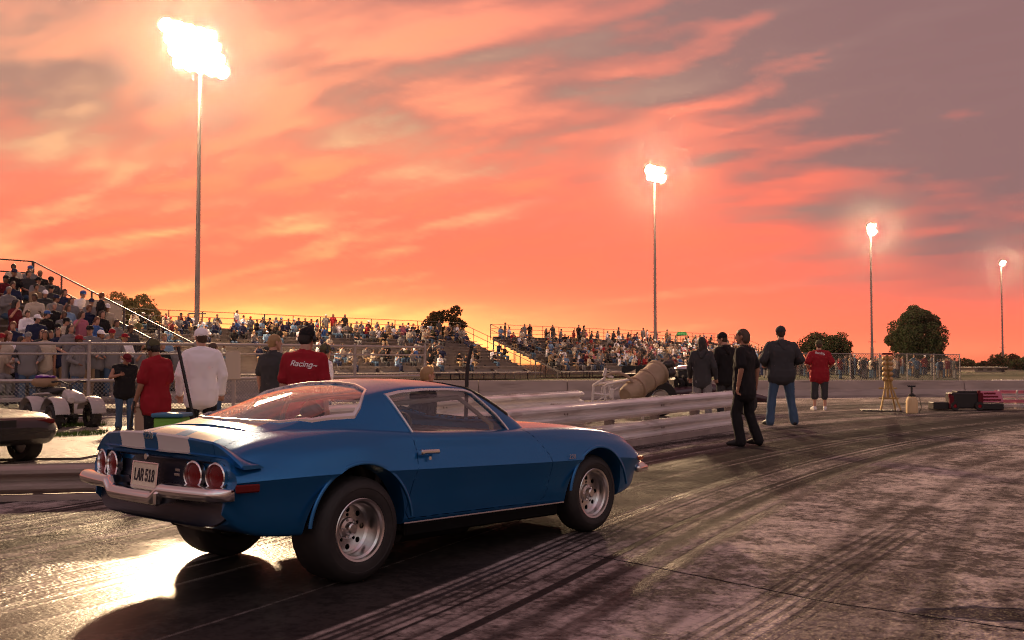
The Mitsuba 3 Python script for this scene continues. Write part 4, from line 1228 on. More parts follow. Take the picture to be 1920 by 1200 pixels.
# the people by the right end of the rail
person(1311, 0, 631, .25, 'woman with long dark hair in a dark grey hooded top behind the rail', dict(arm={-1: ((-.08, .06, -.27), (.0, .16, -.18)), 1: ((.08, -.04, -.26), (.02, .10, -.22))}, hairstyle='long', sleeve='long', bulk=.92, width=.90, hood=True, turn=.5, seed=2), dict(shirt='charcoal', trousers='grey', hair='dark'), Y=22.0)
person(1353, 0, 622, -.55, 'man in black knitted cap and black jacket, looking left behind the rail', dict(arm={-1: ((-.06, .02, -.28), (.03, .14, -.20)), 1: ((.06, .02, -.28), (-.03, .14, -.20))}, headgear='beanie', hairstyle='short', sleeve='long', hood=True, turn=.55, nod=.12, seed=7), dict(shirt='black', trousers='charcoal', cap='black', hair='brown'), Y=22.6)
kk, MM, FF, tw = person(1397, 836, 616, -.95, 'man in black jacket and black trousers walking on the track in front of the rail',
       dict(leg=walkL, arm={-1: ((-.07, -.05, -.27), (.0, .05, -.25)), 1: ((.08, -.08, -.26), (.03, .03, -.25))}, hairstyle='mullet', sleeve='short', bulk=1.10, width=1.0, loose=.022, baggy=.024, hem=.14, seed=5, turn=.1), dict(shirt='black', trousers='black', hair='brown', skin='tan'))
person(1466, 797, 610, -.12, 'big man in dark hooded jacket and blue jeans with legs apart, seen from behind',
       dict(leg=wide, arm={-1: ((-.13, -.02, -.25), (.10, .20, -.08)), 1: ((.13, -.02, -.25), (-.10, .20, -.08))}, headgear='beanie', hairstyle='short', sleeve='long', hood=True, bulk=1.22, width=1.16, loose=.026, baggy=.022, hem=.06, seed=9), dict(shirt='charcoal', trousers='denim', cap='charcoal', hair='brown'))
kk, MM, FF, tw = person(1537, 770, 637, .05, 'man in red shirt and knee-length dark shorts standing on the far side of the track',
       dict(arm=elbows, leg={-1: ((-.12, 0, .50), (-.13, -.02, .085)), 1: ((.12, 0, .50), (.13, -.02, .085))}, headgear='cap', hairstyle='short', shorts=.35, baggy=.032, bulk=1.15, width=1.08, loose=.03, seed=11), dict(shirt='red', trousers='charcoal', cap='olive', hair='brown', shoe='shoe_white'))
on_back(kk, MM, FF, 'Racing', .055, .10, True)

# ------------------------------------------------------------------ the crowd
sitleg = {-1: ((-.11, .40, .44), (-.12, .36, .085)), 1: ((.11, .40, .44), (.12, .36, .085))}
CP = [dict(arm={-1: ((-.07, .06, -.26), (.04, .22, -.06)), 1: ((.07, .06, -.26), (-.04, .22, -.06))}, lean=.12, hairstyle='short'),
      dict(arm={-1: ((-.10, .05, -.25), (.12, .20, .0)), 1: ((.08, .10, -.25), (-.08, .20, -.02))}, lean=.30, headgear='cap', hairstyle='short', nod=.1),
      dict(arm={-1: ((-.09, -.02, -.26), (.04, .20, -.04)), 1: ((.14, .12, -.16), (-.10, .10, .20))}, lean=.05, hairstyle='long', turn=.4, bulk=.92, width=.92),
      dict(arm={-1: ((-.08, .08, -.26), (.10, .18, .05)), 1: ((.08, .08, -.26), (-.10, .18, .05))}, lean=.2, hairstyle='short', turn=-.5, sleeve='long', hood=True),
      dict(arm={-1: ((-.12, .0, -.25), (.05, .22, -.02)), 1: ((.07, .06, -.26), (-.02, .22, -.08))}, lean=.16, headgear='cap', hairstyle='short', sleeve='long', bulk=1.15, width=1.08, turn=.2)]
for c in CP:
    c.update(leg=sitleg, hip_z=.53, hip_y=0.0, eyes=False, hem=.02)
SP = [dict(leg=STAND_, arm=HANG, hairstyle='short', eyes=False), dict(leg=STAND_, arm=elbows, headgear='cap', hairstyle='short', sleeve='long', eyes=False, bulk=1.1), dict(leg=STAND_, arm={-1: HANG[-1], 1: elbows[1]}, hairstyle='long', eyes=False, bulk=.92, width=.92)]
CROWD = [person_meshes(c, 1) for c in CP + SP]
for i, M in enumerate(CROWD):                             # sitting: the seat under the thighs is the origin
    dz = .44 if i < len(CP) else 0.0
    for k, m in M.items():
        if k != '_':
            for q in (m if isinstance(m, list) else [m]):
                q.vertices = q.vertices - [0, 0, dz]
SHELF = [{k: ply(cat(*m) if isinstance(m, list) else m, None, smooth=True) for k, m in M.items() if k not in ('_', 'eye')} for M in CROWD]
SHIRTS = ['white'] * 6 + ['cream'] * 4 + ['grey'] * 8 + ['charcoal'] * 8 + ['black'] * 5 + ['red'] + ['maroon'] + ['pink'] + ['navy'] * 4 + ['blue', 'olive', 'tan', 'tan', 'sky', 'sky']
WORD = {'charcoal': 'dark grey', 'sky': 'pale blue', 'maroon': 'dark red', 'tan': 'tan'}
STUFF = {}
WHERE = {'near': 'in the grandstand at the left edge', 'middle': 'in the middle grandstand', 'far': 'in the farthest grandstand', 'walk': 'on the walkway behind the mesh fence', 'fence': 'by the barrier wall in the distance'}
ncrowd = [0]


def spectator(p, where, i, face, individual, shirt=None, parts=True):
    """Someone in the crowd: CROWD[i] at point p, facing along heading face."""
    M = SHELF[i]
    shirt = shirt or rng.choice(SHIRTS)
    tr, hair, skin, cap = rng.choice(['denim', 'denim', 'charcoal', 'black', 'tan', 'navy', 'grey']), rng.choice(['dark', 'dark', 'brown', 'brown', 'blond', 'grey', 'red']), rng.choice(['fair', 'fair', 'fair', 'tan', 'tan', 'brown']), rng.choice(['white', 'black', 'red', 'navy', 'blue', 'grey'])
    sc = rng.uniform(.93, 1.05)
    to = T().translate(list(map(float, p))).rotate([0, 0, 1], -math.degrees(face)).scale(sc)
    mats = {'body': 'skin_' + skin, 'shirt': 'cloth_' + shirt, 'trousers': 'cloth_' + tr, 'shoe': 'shoe_black', 'hair': 'hair_' + hair, 'cap': 'cloth_' + cap, 'hood': 'cloth_' + shirt}
    if individual:
        pose = 'standing' if i >= len(CP) else 'seated'
        lab = f'{pose} spectator in a {WORD.get(shirt, shirt)} top {WHERE[where]}'
        k = thing('spectator', lab, 'person', f'{pose} spectators in {WORD.get(shirt, shirt)} tops {WHERE[where]}')
        for nm, d in M.items():
            scene[f'{k}__{nm}'] = reuse(d, mats[nm], to)
        ncrowd[0] += 1
    else:
        for nm, d in M.items():
            STUFF.setdefault(mats[nm], []).append((i, nm, np.array(to.matrix)))


face_track = math.atan2(TN[0], TN[1])                     # spectators look at the strip
near = [s for s in SEATS if s[0] == 'near' and s[3] < 6.6]
mid = [s for s in SEATS if s[0] == 'middle' and s[3] < 37]
fars = [s for s in SEATS if s[0] == 'far']
picked = []
for st, row, p, s in near:
    if rng.random() < .72:
        picked.append((np.linalg.norm(p), p, st))
for st, row, p, s in mid:
    dens = (.66 if row >= 9 else .22 if row == 8 else .05) + (.24 if row < 4 else 0) * max(0, 1 - abs(s - 14) / 12) + .10 * (meshkit.noise(np.array([s * .35, row * .8, 1.0])) > .6)
    if rng.random() < dens:
        picked.append((np.linalg.norm(p), p, st))
for st, row, p, s in fars:
    dens = (.30 if row >= 9 else .22) + .5 * (meshkit.noise(np.array([s * .22, row * .45, 6.0])) > .5)
    if row < 8 or rng.random() < .5:
        if rng.random() < dens:
            picked.append((np.linalg.norm(p), p, st))
picked.sort(key=lambda x: x[0])
extra = []
for x in np.linspace(-60, 205, 15):                       # people standing on the walkway behind the fence
    q = at(x + rng.uniform(-8, 8), 700, 26.3 + rng.uniform(-.4, .6))
    extra.append((np.array([q[0], q[1], .30 + .34 + rng.uniform(-.15, .2)]), 'walk', rng.choice([5, 6, 7, 6]), face_track + rng.uniform(-.8, .8)))
s0 = SA
extra.append((SA['pos'](.6, .55 + 5 * .8 - .3, SA['z0'] + 5 * .245 + .05), 'near', 5, .9))
for s_, w_ in ((3.5, 1.0), (14.0, 0), (15.2, 0), (15.9, 0), (24.0, 0)):
    extra.append((SB['pos'](s_, SB['top_w'] - .3, SB['top_z'] + .05 + SB['zdrop'](s_)), 'middle', rng.choice([5, 6, 7]), face_track + rng.uniform(-1, 1)))
for s_ in (1.2, 4.0, 4.8, 8.3, 12.5, 13.4, 19.5, 24.2, 25.0, 29.0):
    extra.append((SC['pos'](s_, SC['top_w'] - .3, SC['top_z'] + .05 + SC['zdrop'](s_)), 'far', rng.choice([5, 6, 7]), face_track + rng.uniform(-1, 1)))
for p, w, i, f in extra:
    spectator(p, w, i, f, True)
for n, (d, p, st) in enumerate(picked):
    spectator(p, st, rng.randrange(len(CP)), face_track + rng.uniform(-.5, .5), ncrowd[0] < 300)
for n in range(110):                                      # the far crowd standing along the wall at the right
    x = rng.uniform(1420, 1790)
    q = at(x, 700, rng.uniform(88, 125))
    spectator(np.array([q[0], q[1], float(zg(q[1])) + rng.choice([0, 0, .25])]), 'fence', rng.choice([5, 6, 7]), face_track + rng.uniform(-1, 1), False, rng.choice(['charcoal', 'navy', 'black', 'grey', 'charcoal', 'maroon', 'denim', 'cream']))
if STUFF:
    tag('distant_crowd', 'far-off crowd standing and sitting beyond the concrete wall and high in the farthest stand', 'crowd', kind='stuff')
    raw = {(i, nm): (np.asarray((cat(*m) if isinstance(m, list) else m).vertices), np.asarray((cat(*m) if isinstance(m, list) else m).faces)) for i, M in enumerate(CROWD) for nm, m in M.items() if nm not in ('_', 'eye')}
    for j, (mt, items) in enumerate(sorted(STUFF.items())):
        vs, fs, at_ = [], [], 0
        for i, nm, mx in items:
            v, f = raw[(i, nm)]
            vs.append(v @ mx[:3, :3].T + mx[:3, 3])
            fs.append(f + at_)
            at_ += len(v)
        scene[f'distant_crowd__{j + 1:03d}'] = ply((np.vstack(vs), np.vstack(fs)), mt, smooth=True)

# ------------------------------------------------------------------ trees
mat('bark', (.055, .042, .035), .85)
for nm, c in (('leaf_dark', (.060, .075, .038)), ('leaf_mid', (.10, .10, .045)), ('leaf_light', (.40, .34, .13))):
    scene[nm] = {'type': 'principledthin', 'base_color': rgb(c), 'roughness': .6, 'diff_trans': .7, 'spec_trans': 0.0}


def tree(px, top_py, Y, wpx, label, leafs, lobes, n, leaf, seed, base=.28, z0=None, shape=1.0, lean=0.0):
    """A tree whose crown spans wpx photograph pixels at distance Y; lobes clumps spread through its volume carry the leaves."""
    r = np.random.default_rng(seed)
    p = at(px, top_py, Y)
    g = float(zg(Y)) if z0 is None else z0
    H, R = p[2] - g, wpx / FPX * Y / 2
    k = thing('tree', label, 'tree')
    base_p = np.array([p[0], p[1], g])
    tr = [tube([base_p + [0, 0, -.3], base_p + [.02 * H, 0, H * base * .7], base_p + [0, 0, H * (base + .2)], base_p + [lean * R, 0, H * .8]], [.035 * H + .04, .028 * H + .03, .018 * H, .006 * H], 9)]
    cz, rz_ = g + H * (base + 1) / 2, H * (1 - base) / 2
    cs = []
    for _ in range(lobes):
        d = r.normal(size=3)
        d /= np.linalg.norm(d)
        q = r.uniform(.35, 1.0) ** .6
        c = np.array([p[0], p[1], cz]) + d * q * np.array([R, R, rz_]) * .82
        if c[2] > cz:
            w = 1 - (1 - shape) * (c[2] - cz) / rz_
            c[:2] = p[:2] + (c[:2] - p[:2]) * w
        cs.append(c)
        s = base_p + np.array([0, 0, H * r.uniform(base * .7, base + .25)])
        if r.random() < .6:
            tr.append(tube([s, (s + c) / 2 + [0, 0, .04 * H], c], [.011 * H, .007 * H, .003 * H], 5))
    part(k, 'trunk', cat(tr), 'bark', 40)
    cs = np.array(cs)
    rad = R * (2.2 / lobes ** .5) * r.uniform(.40, 1.25, lobes)
    i = r.integers(0, lobes, n)
    d = r.normal(size=(n, 3))
    d /= np.linalg.norm(d, axis=1, keepdims=True)
    c = cs[i] + d * (rad[i] * r.uniform(.25, 1.0, n) ** .5)[:, None] * [1, 1, .85]
    a = r.normal(size=(n, 3))
    a /= np.linalg.norm(a, axis=1, keepdims=True)
    b = np.cross(a, r.normal(size=(n, 3)))
    b /= np.linalg.norm(b, axis=1, keepdims=True)
    s = leaf * r.uniform(.6, 1.4, (n, 1))
    v = np.stack([c - a * s, c + b * s * .45, c + a * s, c - b * s * .45], 1).reshape(-1, 3)
    f = np.arange(n * 4).reshape(n, 4)
    part(k, 'crown', tm((v, f)), leafs, False)


tree(248, 545, 92, 150, 'broad olive green tree behind the sloping rail of the nearest grandstand', 'leaf_light', 70, 22000, .13, 1, base=.28, shape=1.0)
tree(822, 577, 116, 52, 'small open-crowned tree behind the middle grandstand, left half of a pair', 'leaf_mid', 16, 3600, .19, 2, base=.40)
tree(856, 572, 118, 34, 'narrow upright tree behind the middle grandstand, right half of a pair', 'leaf_mid', 12, 2600, .19, 3, base=.42)
tree(1548, 622, 135, 108, 'rounded dark bushy tree behind the man in red shirt and shorts', 'leaf_dark', 60, 22000, .15, 4, base=.15)
tree(1719, 564, 128, 126, 'big dense round tree at the right, between two floodlight poles', 'leaf_dark', 54, 40000, .14, 5, base=.03, shape=.9)
r7 = random.Random(3)
FARL = []
for i in range(24):
    x = 1560 + i * 17.5 + r7.uniform(-5, 5)
    Y = r7.uniform(190, 260)
    tp = 677 + r7.uniform(-5, 4) - (11 if abs(x - 1885) < 14 else 0) - (4 if x > 1860 else 0)
    side = 'left of the big round tree' if x < 1655 else 'below the big round tree' if x < 1785 else 'at the right edge of the horizon'
    FARL.append((x, Y, tp, side))
for x, Y, tp, side in FARL:
    tree(x, tp, Y, r7.uniform(22, 36), f'low dark far-off tree on the skyline {side}', 'leaf_dark', 9, 900, .34, int(x), base=.1)
for k in [k for k in labels if k.startswith('tree') and 'far-off' in labels[k]['label']]:
    labels[k]['group'] = 'far-off trees ' + labels[k]['label'].split('skyline ')[1]

# ------------------------------------------------------------------ a low building far off
mat('shed_wall', (.22, .19, .17), .8)
mat('shed_roof', (.50, .45, .40), .5)
mat('shed_glass', (.03, .03, .035), .2)
b0 = at(1842, 688, 165)
zb = float(zg(165))
bh = b0[2] - zb
sh_ = thing('low_building', 'low far building with a pale flat roof near the right edge', 'building')
part(sh_, 'wall', box((b0[0], b0[1], zb + bh * .45), (4.6, 5, bh * .9)), 'shed_wall', False)
part(sh_, 'roof', box((b0[0], b0[1], zb + bh * .95), (5.3, 5.8, bh * .1), .02), 'shed_roof', False)
for q in (-1.4, 0, 1.4):
    part(sh_, 'window', box((b0[0] + q, b0[1] - 2.5, zb + bh * .5), (.8, .06, bh * .35)), 'shed_glass', False)
part(sh_, 'door', box((b0[0] + 2.0, b0[1] - 2.5, zb + bh * .38), (.5, .07, bh * .7)), 'shed_glass', False)

# ------------------------------------------------------------------ low rail, dark car, quad bike at the left
e0, e1 = G(-130, 941)[:2], G(262, 930)[:2]
lr = guard_rail(e0, e1, 'low single-beam guard rail on a concrete kerb in front of the dark car', tiers=(.21,), curb=.08, posts=.22, steel='darker_zinc', kerb='darker_zinc')

scene['dark_paint'] = {'type': 'twosided', 'bsdf': {'type': 'principled', 'base_color': rgb((.016, .014, .016)), 'roughness': .32, 'specular': .5, 'clearcoat': .6, 'clearcoat_gloss': .9}}
dk = thing('dark_car', 'black car cut by the left edge of the picture, only its rounded tail showing', 'car')
DY = 14.6
DP = at(12, 800, 13.9) - np.array([1.42 * math.cos(-.6), 1.42 * math.sin(-.6), 0])
dz0 = float(zg(DY))
D = lambda m: mv(m, (DP[0], DP[1], dz0), rz=-.6, sc=(1, 1, .86))


def dark_section(x, d=0.0):
    w = float(pchip([-2.3, -1.8, 0, 1.0, 1.30, 1.42], [.80, .90, .90, .88, .82, .70])(x)) - d
    t = float(pchip([-2.3, -1.8, -.9, -.5, .0, 1.0, 1.28, 1.42], [.90, .93, .94, .90, .86, .82, .74, .60])(x)) - d
    b = float(pchip([-2.3, 0, 1.0, 1.42], [.28, .25, .30, .42])(x)) + d
    s = t - .07
    return np.vstack([[(0, b)], [(w * .5, b)], curve([(w - .10, b), (w - .02, b + .12), (w, b + .45 * (t - b)), (w - .05, s - .02), (w - .16, s + .055), (w * .5, t - .005), (0, t)], 30)])


dbody = man(loft(np.linspace(-2.3, 1.42, 50), dark_section))
for hx in (-1.75, .55):
    dbody -= union([cyl_y(hx, .31, .37, a_, b_) for a_, b_ in ((-1.1, -.62), (.62, 1.1))])
part(dk, 'body', D(dbody), 'dark_paint', 30)
gh = man(loft(np.linspace(-2.2, -.25, 24), lambda x: np.vstack([[(0, .85)], [(.4, .85)], curve([(.76, .85), (.66, .85 + .8 * (float(pchip([-2.2, -1.7, -.9, -.25], [1.0, 1.28, 1.30, .97])(x)) - .85)), (.4, float(pchip([-2.2, -1.7, -.9, -.25], [1.0, 1.28, 1.30, .97])(x))), (0, float(pchip([-2.2, -1.7, -.9, -.25], [1.02, 1.30, 1.32, .98])(x)))], 20)])))
part(dk, 'cabin', D(gh), 'shed_glass', 30)
part(dk, 'bumper', D(tm(hull(*[((1.36 - .20 * (abs(y) / .8) ** 2, y, z), .045) for y in (-.78, -.4, 0, .4, .78) for z in (.42, .52)]), .1)), 'dark_trim', 40)
for s in (-1, 1):
    part(dk, 'tail_lamp', D(box((1.34 - .02, s * .60, .68), (.06, .24, .07), .012, rz=-s * .3)), 'red_lens')
    for hx in (-1.75, .55):
        w_ = part(dk, 'wheel', D(mv(lathe([(.19, -.09), (.29, -.10), (.31, -.07), (.31, .07), (.29, .10), (.19, .09)], 40, 'y'), (hx, s * .78, .31))), 'tyre_rubber', 30)
        part(w_, 'rim', D(mv(lathe([(0, .05), (.06, .07), (.15, .05), (.185, .085), (.195, .08), (.195, -.05), (0, -.05)], 30, 'y'), (hx, s * .78, .31), rz=0 if s > 0 else PI)), 'polished_alloy', 30)
part(dk, 'license_plate', D(box((1.40, 0, .66), (.02, .30, .13), .005)), 'dark_trim')

bump('quad_white', (.44, .40, .38), .35, lambda p, n, uv: fbm(p.x * 8, p.y * 8, p.z * 8), .002, clearcoat=.5)
qp = G(95, 801)
QF = lambda m: mv(m, (qp[0], qp[1], zg(qp[1])), rz=-.72, sc=(.80, .92, .92))   # x forward (to the right)
q = thing('quad_bike', 'white quad bike with black seat and knobbly tyres parked by the fence', 'quad bike')


def fender(x, y, r, a0, a1, w):
    ths = np.linspace(a0, a1, 14)
    v, f = [], []
    for t in ths:
        for yy, dr_ in ((y - w / 2, -.03), (y - w / 4, 0), (y + w / 4, 0), (y + w / 2, -.03)):
            v.append((x + (r + dr_) * math.cos(t), yy, .27 + (r + dr_) * .95 * math.sin(t)))
    for i in range(13):
        for j in range(3):
            f.append([i * 4 + j, i * 4 + j + 1, (i + 1) * 4 + j + 1, (i + 1) * 4 + j])
    t_ = tm((np.array(v), np.array(f)))
    up_ = t_.copy()
    up_.vertices = up_.vertices + [0, 0, .018]
    return cat(t_, up_)


for x, nm in ((.0, 'rear_fender'), (1.18, 'front_fender')):
    for s in (-1, 1):
        part(q, 'fender', QF(fender(x, s * .40, .43, .15 if x else .05, PI - .35 if x else PI - .1, .32)), 'quad_white', 40)
part(q, 'bodywork', QF(tm(hull(((.95, 0, .80), (.14, .13, .05)), ((1.30, 0, .70), (.12, .20, .08)), ((1.40, 0, .60), (.05, .20, .06)), ((.8, 0, .62), (.10, .12, .08))), .06)), 'quad_white', 40)
part(q, 'rear_deck', QF(tm(hull(((-.35, 0, .72), (.10, .30, .03)), ((.10, 0, .74), (.14, .22, .04))), .06)), 'quad_white', 40)
part(q, 'seat', QF(tm(hull(((-.28, 0, .80), (.12, .15, .06)), ((.35, 0, .78), (.14, .12, .07)), ((.62, 0, .82), (.10, .09, .06))), .06)), 'black_vinyl', 40)
part(q, 'engine', QF(cat(box((.55, 0, .42), (.62, .34, .34), .05), box((.2, 0, .36), (.5, .2, .2), .04), tube([(-.1, 0, .28), (1.25, 0, .28)], .05, 8), box((.58, .30, .26), (.55, .22, .04), .01), box((.58, -.30, .26), (.55, .22, .04), .01))), 'dark_trim', 30)
part(q, 'handlebar', QF(cat(tube([(.92, -.36, 1.0), (.95, -.20, 1.02), (1.0, 0, .92), (.95, .20, 1.02), (.92, .36, 1.0)], .016, 8), tube([(1.0, 0, .92), (1.10, 0, .70)], .03, 8), tube([(.92, -.38, 1.0), (.935, -.27, 1.01)], .022, 8), tube([(.92, .38, 1.0), (.935, .27, 1.01)], .022, 8))), 'dark_trim', 40)
part(q, 'rear_rack', QF(cat(*[tube([(-.52, y, .86), (-.02, y, .86)], .012, 6) for y in (-.3, -.1, .1, .3)], *[tube([(x, -.34, .86), (x, .34, .86)], .014, 6) for x in (-.52, -.27, -.02)])), 'dark_trim', 40)
part(q, 'headlamp', QF(mv(lathe([(0, .02), (.06, .015), (.075, -.01), (.07, -.05), (0, -.05)], 18, 'x'), (1.44, -.16, .62))), 'shed_roof', 40)
for x in (0.0, 1.18):
    for s in (-1, 1):
        ty = lathe([(.13, -.10), (.22, -.12), (.262, -.09), (.27, -.05), (.27, .05), (.262, .09), (.22, .12), (.13, .10)], 36, 'y')
        kn_ = [box((.268 * math.cos(t), (.06 if j % 2 else -.06), .268 * math.sin(t)), (.05, .07, .05), .01) for j, t in enumerate(np.arange(22) * PI / 11)]
        w_ = part(q, 'wheel', QF(mv(cat(ty, *kn_), (x, s * .42, .27))), 'tyre_rubber', 30)
        part(w_, 'rim', QF(mv(lathe([(0, .07), (.05, .075), (.06, .05), (.11, .045), (.13, .09), (.145, .085), (.145, -.08), (0, -.08)], 28, 'y'), (x, s * .42, .27), rz=0 if s > 0 else PI)), 'polished_alloy', 30)
# what lies on its rack
tag(part(None, 'duffel_bag', QF(sm([hull(((-.52, -.1, .98), (.12, .14, .10)), ((-.08, -.1, .97), (.14, .14, .10)), ((-.30, .14, 1.0), (.22, .12, .12)))], .05, 3, .02)), 'cloth_tan', True), 'tan bag heaped on the rear rack of the quad bike', 'bag')
tag(part(None, 'jacket', QF(sm([hull(((-.44, -.02, 1.11), (.14, .16, .035)), ((-.16, .0, 1.10), (.12, .17, .03)), ((-.50, -.06, 1.05), (.09, .10, .04)))], .05, 3, .025)), 'cloth_purple', True), 'purple jacket bundled on top of the tan bag on the quad bike', 'jacket')

# ------------------------------------------------------------------ small things at the left
mat('card', (.36, .26, .19), .85)
bp = G(266, 812)
tk = thing('cardboard_box', 'tall tan cardboard box beside the jeans of the man with bowed head', 'box')
part(tk, 'carton', box((bp[0], bp[1] + .1, zg(bp[1]) + .26), (.30, .30, .52), .006, rz=.2), 'card')
part(tk, 'flap', cat(mv(box((0, 0, 0), (.28, .15, .006)), (bp[0] - .03, bp[1] - .04, zg(bp[1]) + .535), rz=.2, rx=.5), mv(box((0, 0, 0), (.28, .15, .006)), (bp[0] - .08, bp[1] + .26, zg(bp[1]) + .54), rz=.2, rx=-.4)), 'card')
gpnt = at(313, 776, 13.0)
gz = float(zg(13.0))
gk = thing('tool_cabinet', 'bright green cabinet with a blue top behind the deck lid of the coupe', 'cabinet')
mat('green_enamel', (.16, .42, .05), .4, clearcoat=.5)
mat('blue_enamel', (.03, .16, .28), .4, clearcoat=.5)
gh_ = gpnt[2] - gz
part(gk, 'body', box((gpnt[0], 13.2, gz + gh_ / 2 - .02), (.34, .36, gh_ - .06), .015), 'green_enamel')
part(gk, 'top', box((gpnt[0], 13.2, gz + gh_ - .02), (.39, .42, .05), .012), 'blue_enamel')
for h in (.25, .5, .75):
    part(gk, 'drawer', box((gpnt[0], 13.015, gz + gh_ * h), (.29, .02, gh_ * .19), .006), 'green_enamel')
sp_ = at(437, 685, 21.5)
sk = thing('notice_board', 'plain tan board on a post right of the man in white', 'board')
part(sk, 'panel', box((sp_[0], 21.5, sp_[2]), (.30, .03, .56), .006), 'cloth_cream')
part(sk, 'post', box((sp_[0], 21.56, (sp_[2] + zg(21.5)) / 2), (.07, .06, sp_[2] - zg(21.5) + .5), .008), 'rail_steel')
# a white banner on the end of the nearest stand and a blue cooler among the spectators
bn = SA['pos'](-.12, 5.4, 3.25)
tag(part(None, 'banner', mv(slab(Polygon([(-.55, -.32), (.55, -.35), (.57, .30), (-.53, .33)]), .015, 'xz'), bn, rz=.25), 'cloth_cream', False), 'pale blank banner hung on the sloping end rail of the nearest grandstand', 'banner')
cl = at(52, 608, 31.0)
ck = thing('cooler', 'bright blue picnic cooler standing among the spectators in the nearest grandstand', 'cooler')
part(ck, 'box', box((cl[0], cl[1], cl[2]), (.42, .32, .30), .03), 'blue_enamel')
part(ck, 'lid', box((cl[0], cl[1], cl[2] + .17), (.45, .35, .05), .015), 'cloth_white')
tn = SC['pos'](31.0, SC['top_w'] - 1.0, SC['top_z'] + .75 + SC['zdrop'](32.5))
tag(part(None, 'canopy', cat(*[tube([tn + [x, y, -1.2], tn + [x, y, .45]], .03, 6) for x in (-.55, .55) for y in (-.55, .55)], tm(m3.Manifold.hull_points(np.array([tn + [x, y, z] for x, y, z in ((-.6, -.6, .4), (.6, -.6, .4), (.6, .6, .4), (-.6, .6, .4), (-.4, -.4, .8), (.4, -.4, .8), (.4, .4, .8), (-.4, .4, .8))])))), 'cloth_green', 30), 'small green canopy at the top of the farthest grandstand', 'canopy')

# ------------------------------------------------------------------ the pipe-framed drum and the race car behind the rail
bump('canvas_tan', proc(lambda p, n, uv: mix((.24, .17, .10), (.46, .35, .25), fbm(p.x * 4, p.y * 4, p.z * 4))), .8, lambda p, n, uv: fbm(p.x * 14, p.y * 14, p.z * 14), .012)
mat('pipe_white', (.62, .56, .53), .4)
DR = 23.6
dp = lambda x, y, Y=DR: at(x, y, Y)
dk2 = thing('drum_blower', 'big tan drum tilted up on a white pipe frame behind the guard rails', 'machine')
a0, a1 = dp(1174, 742), dp(1234, 697, 24.4)
ax = (a1 - a0) / np.linalg.norm(a1 - a0)
Lc = np.linalg.norm(a1 - a0)
R_ = trimesh.geometry.align_vectors([0, 0, 1], ax)
drum = lathe([(.0, -.02), (.17, -.02), (.21, .03), (.245, Lc * .35), (.258, Lc * .38), (.25, Lc * .42), (.265, Lc * .93), (.295, Lc * .95), (.295, Lc), (.25, Lc), (.235, Lc * .9), (0, Lc * .85)], 40)
part(dk2, 'drum', tm(drum).copy().apply_transform(R_).apply_translation(a0), 'canvas_tan', 35)
for h in (.30, .62):
    part(dk2, 'strap', tm(lathe([(.24, Lc * h), (.275, Lc * h), (.275, Lc * h + .035), (.24, Lc * h + .035)], 40)).copy().apply_transform(R_).apply_translation(a0), 'card', 35)
part(dk2, 'engine', cat(*[tm(hull((a1 + ax * .12 + np.array([x, 0, z]), .10), (a1 + ax * .34 + np.array([x, .05, z - .05]), .09))) for x, z in ((-.12, .06), (.10, .10), (.14, -.10), (-.06, -.14))]), 'dark_trim', 40)
fr = [[dp(1111, 752), dp(1113, 722), dp(1134, 709), dp(1136, 690)], [dp(1136, 752), dp(1132, 724), dp(1139, 721), dp(1180, 712)], [dp(1150, 752), dp(1140, 720)], [dp(1111, 738), dp(1150, 742)], [dp(1136, 690), dp(1131, 703), dp(1150, 708)], [dp(1113, 722, 24.3), dp(1150, 716, 24.3), dp(1180, 712)]]
part(dk2, 'frame', cat(*[tube(x, .030, 8) for x in fr], *[tube([p_ * [1, 1, 0] + [0, 0, zg(p_[1])], p_], .03, 8) for p_ in (dp(1111, 750), dp(1150, 750), dp(1205, 740, 24.2))]), 'pipe_white', 40)
part(dk2, 'hose', tube(curve3d := [dp(1134, 706), dp(1146, 700), dp(1160, 699), dp(1175, 704), dp(1186, 716)], .035, 8), 'card', 40)
part(dk2, 'bracket', cat(box(dp(1147, 738), (.10, .08, .22), .02), tube([dp(1128, 748), dp(1128, 728), dp(1150, 722)], .018, 6), tube([dp(1120, 752), dp(1160, 726)], .016, 6)), 'pipe_white')

rc = thing('dragster', 'low dark race car with exposed engine beyond the rails, behind the standing men', 'car')
RY = 26.5
rp = lambda x, y, Y=RY: at(x, y, Y)
scene['maroon_paint'] = {'type': 'twosided', 'bsdf': {'type': 'principled', 'base_color': rgb((.05, .018, .025)), 'roughness': .3, 'clearcoat': .8}}
rz0 = float(zg(RY))
c0 = rp(1312, 725)
RF = lambda m: mv(m, (c0[0], RY, rz0), rz=.16)
part(rc, 'body', RF(tm(hull(*[((x, y, z), r_) for x, z, r_ in ((-.9, .52, .12), (.2, .62, .14), (1.0, .48, .12), (1.75, .34, .06)) for y in (-.32, .32)]), .12)), 'maroon_paint', 40)
part(rc, 'engine', RF(cat(box((-.35, 0, .72), (.75, .5, .36), .05), box((-.35, 0, .98), (.5, .34, .18), .03), *[tube([(-.62 + .18 * i, s * .24, .72), (-.66 + .18 * i, s * .46, .78), (-.80 + .18 * i, s * .55, .95)], .035, 8) for i in range(4) for s in (-1, 1)])), 'dark_trim', 35)
part(rc, 'scoop', RF(tm(hull(((-.55, 0, 1.12), (.10, .18, .07)), ((-.2, 0, 1.14), (.16, .20, .09))), .06)), 'polished_alloy', 40)
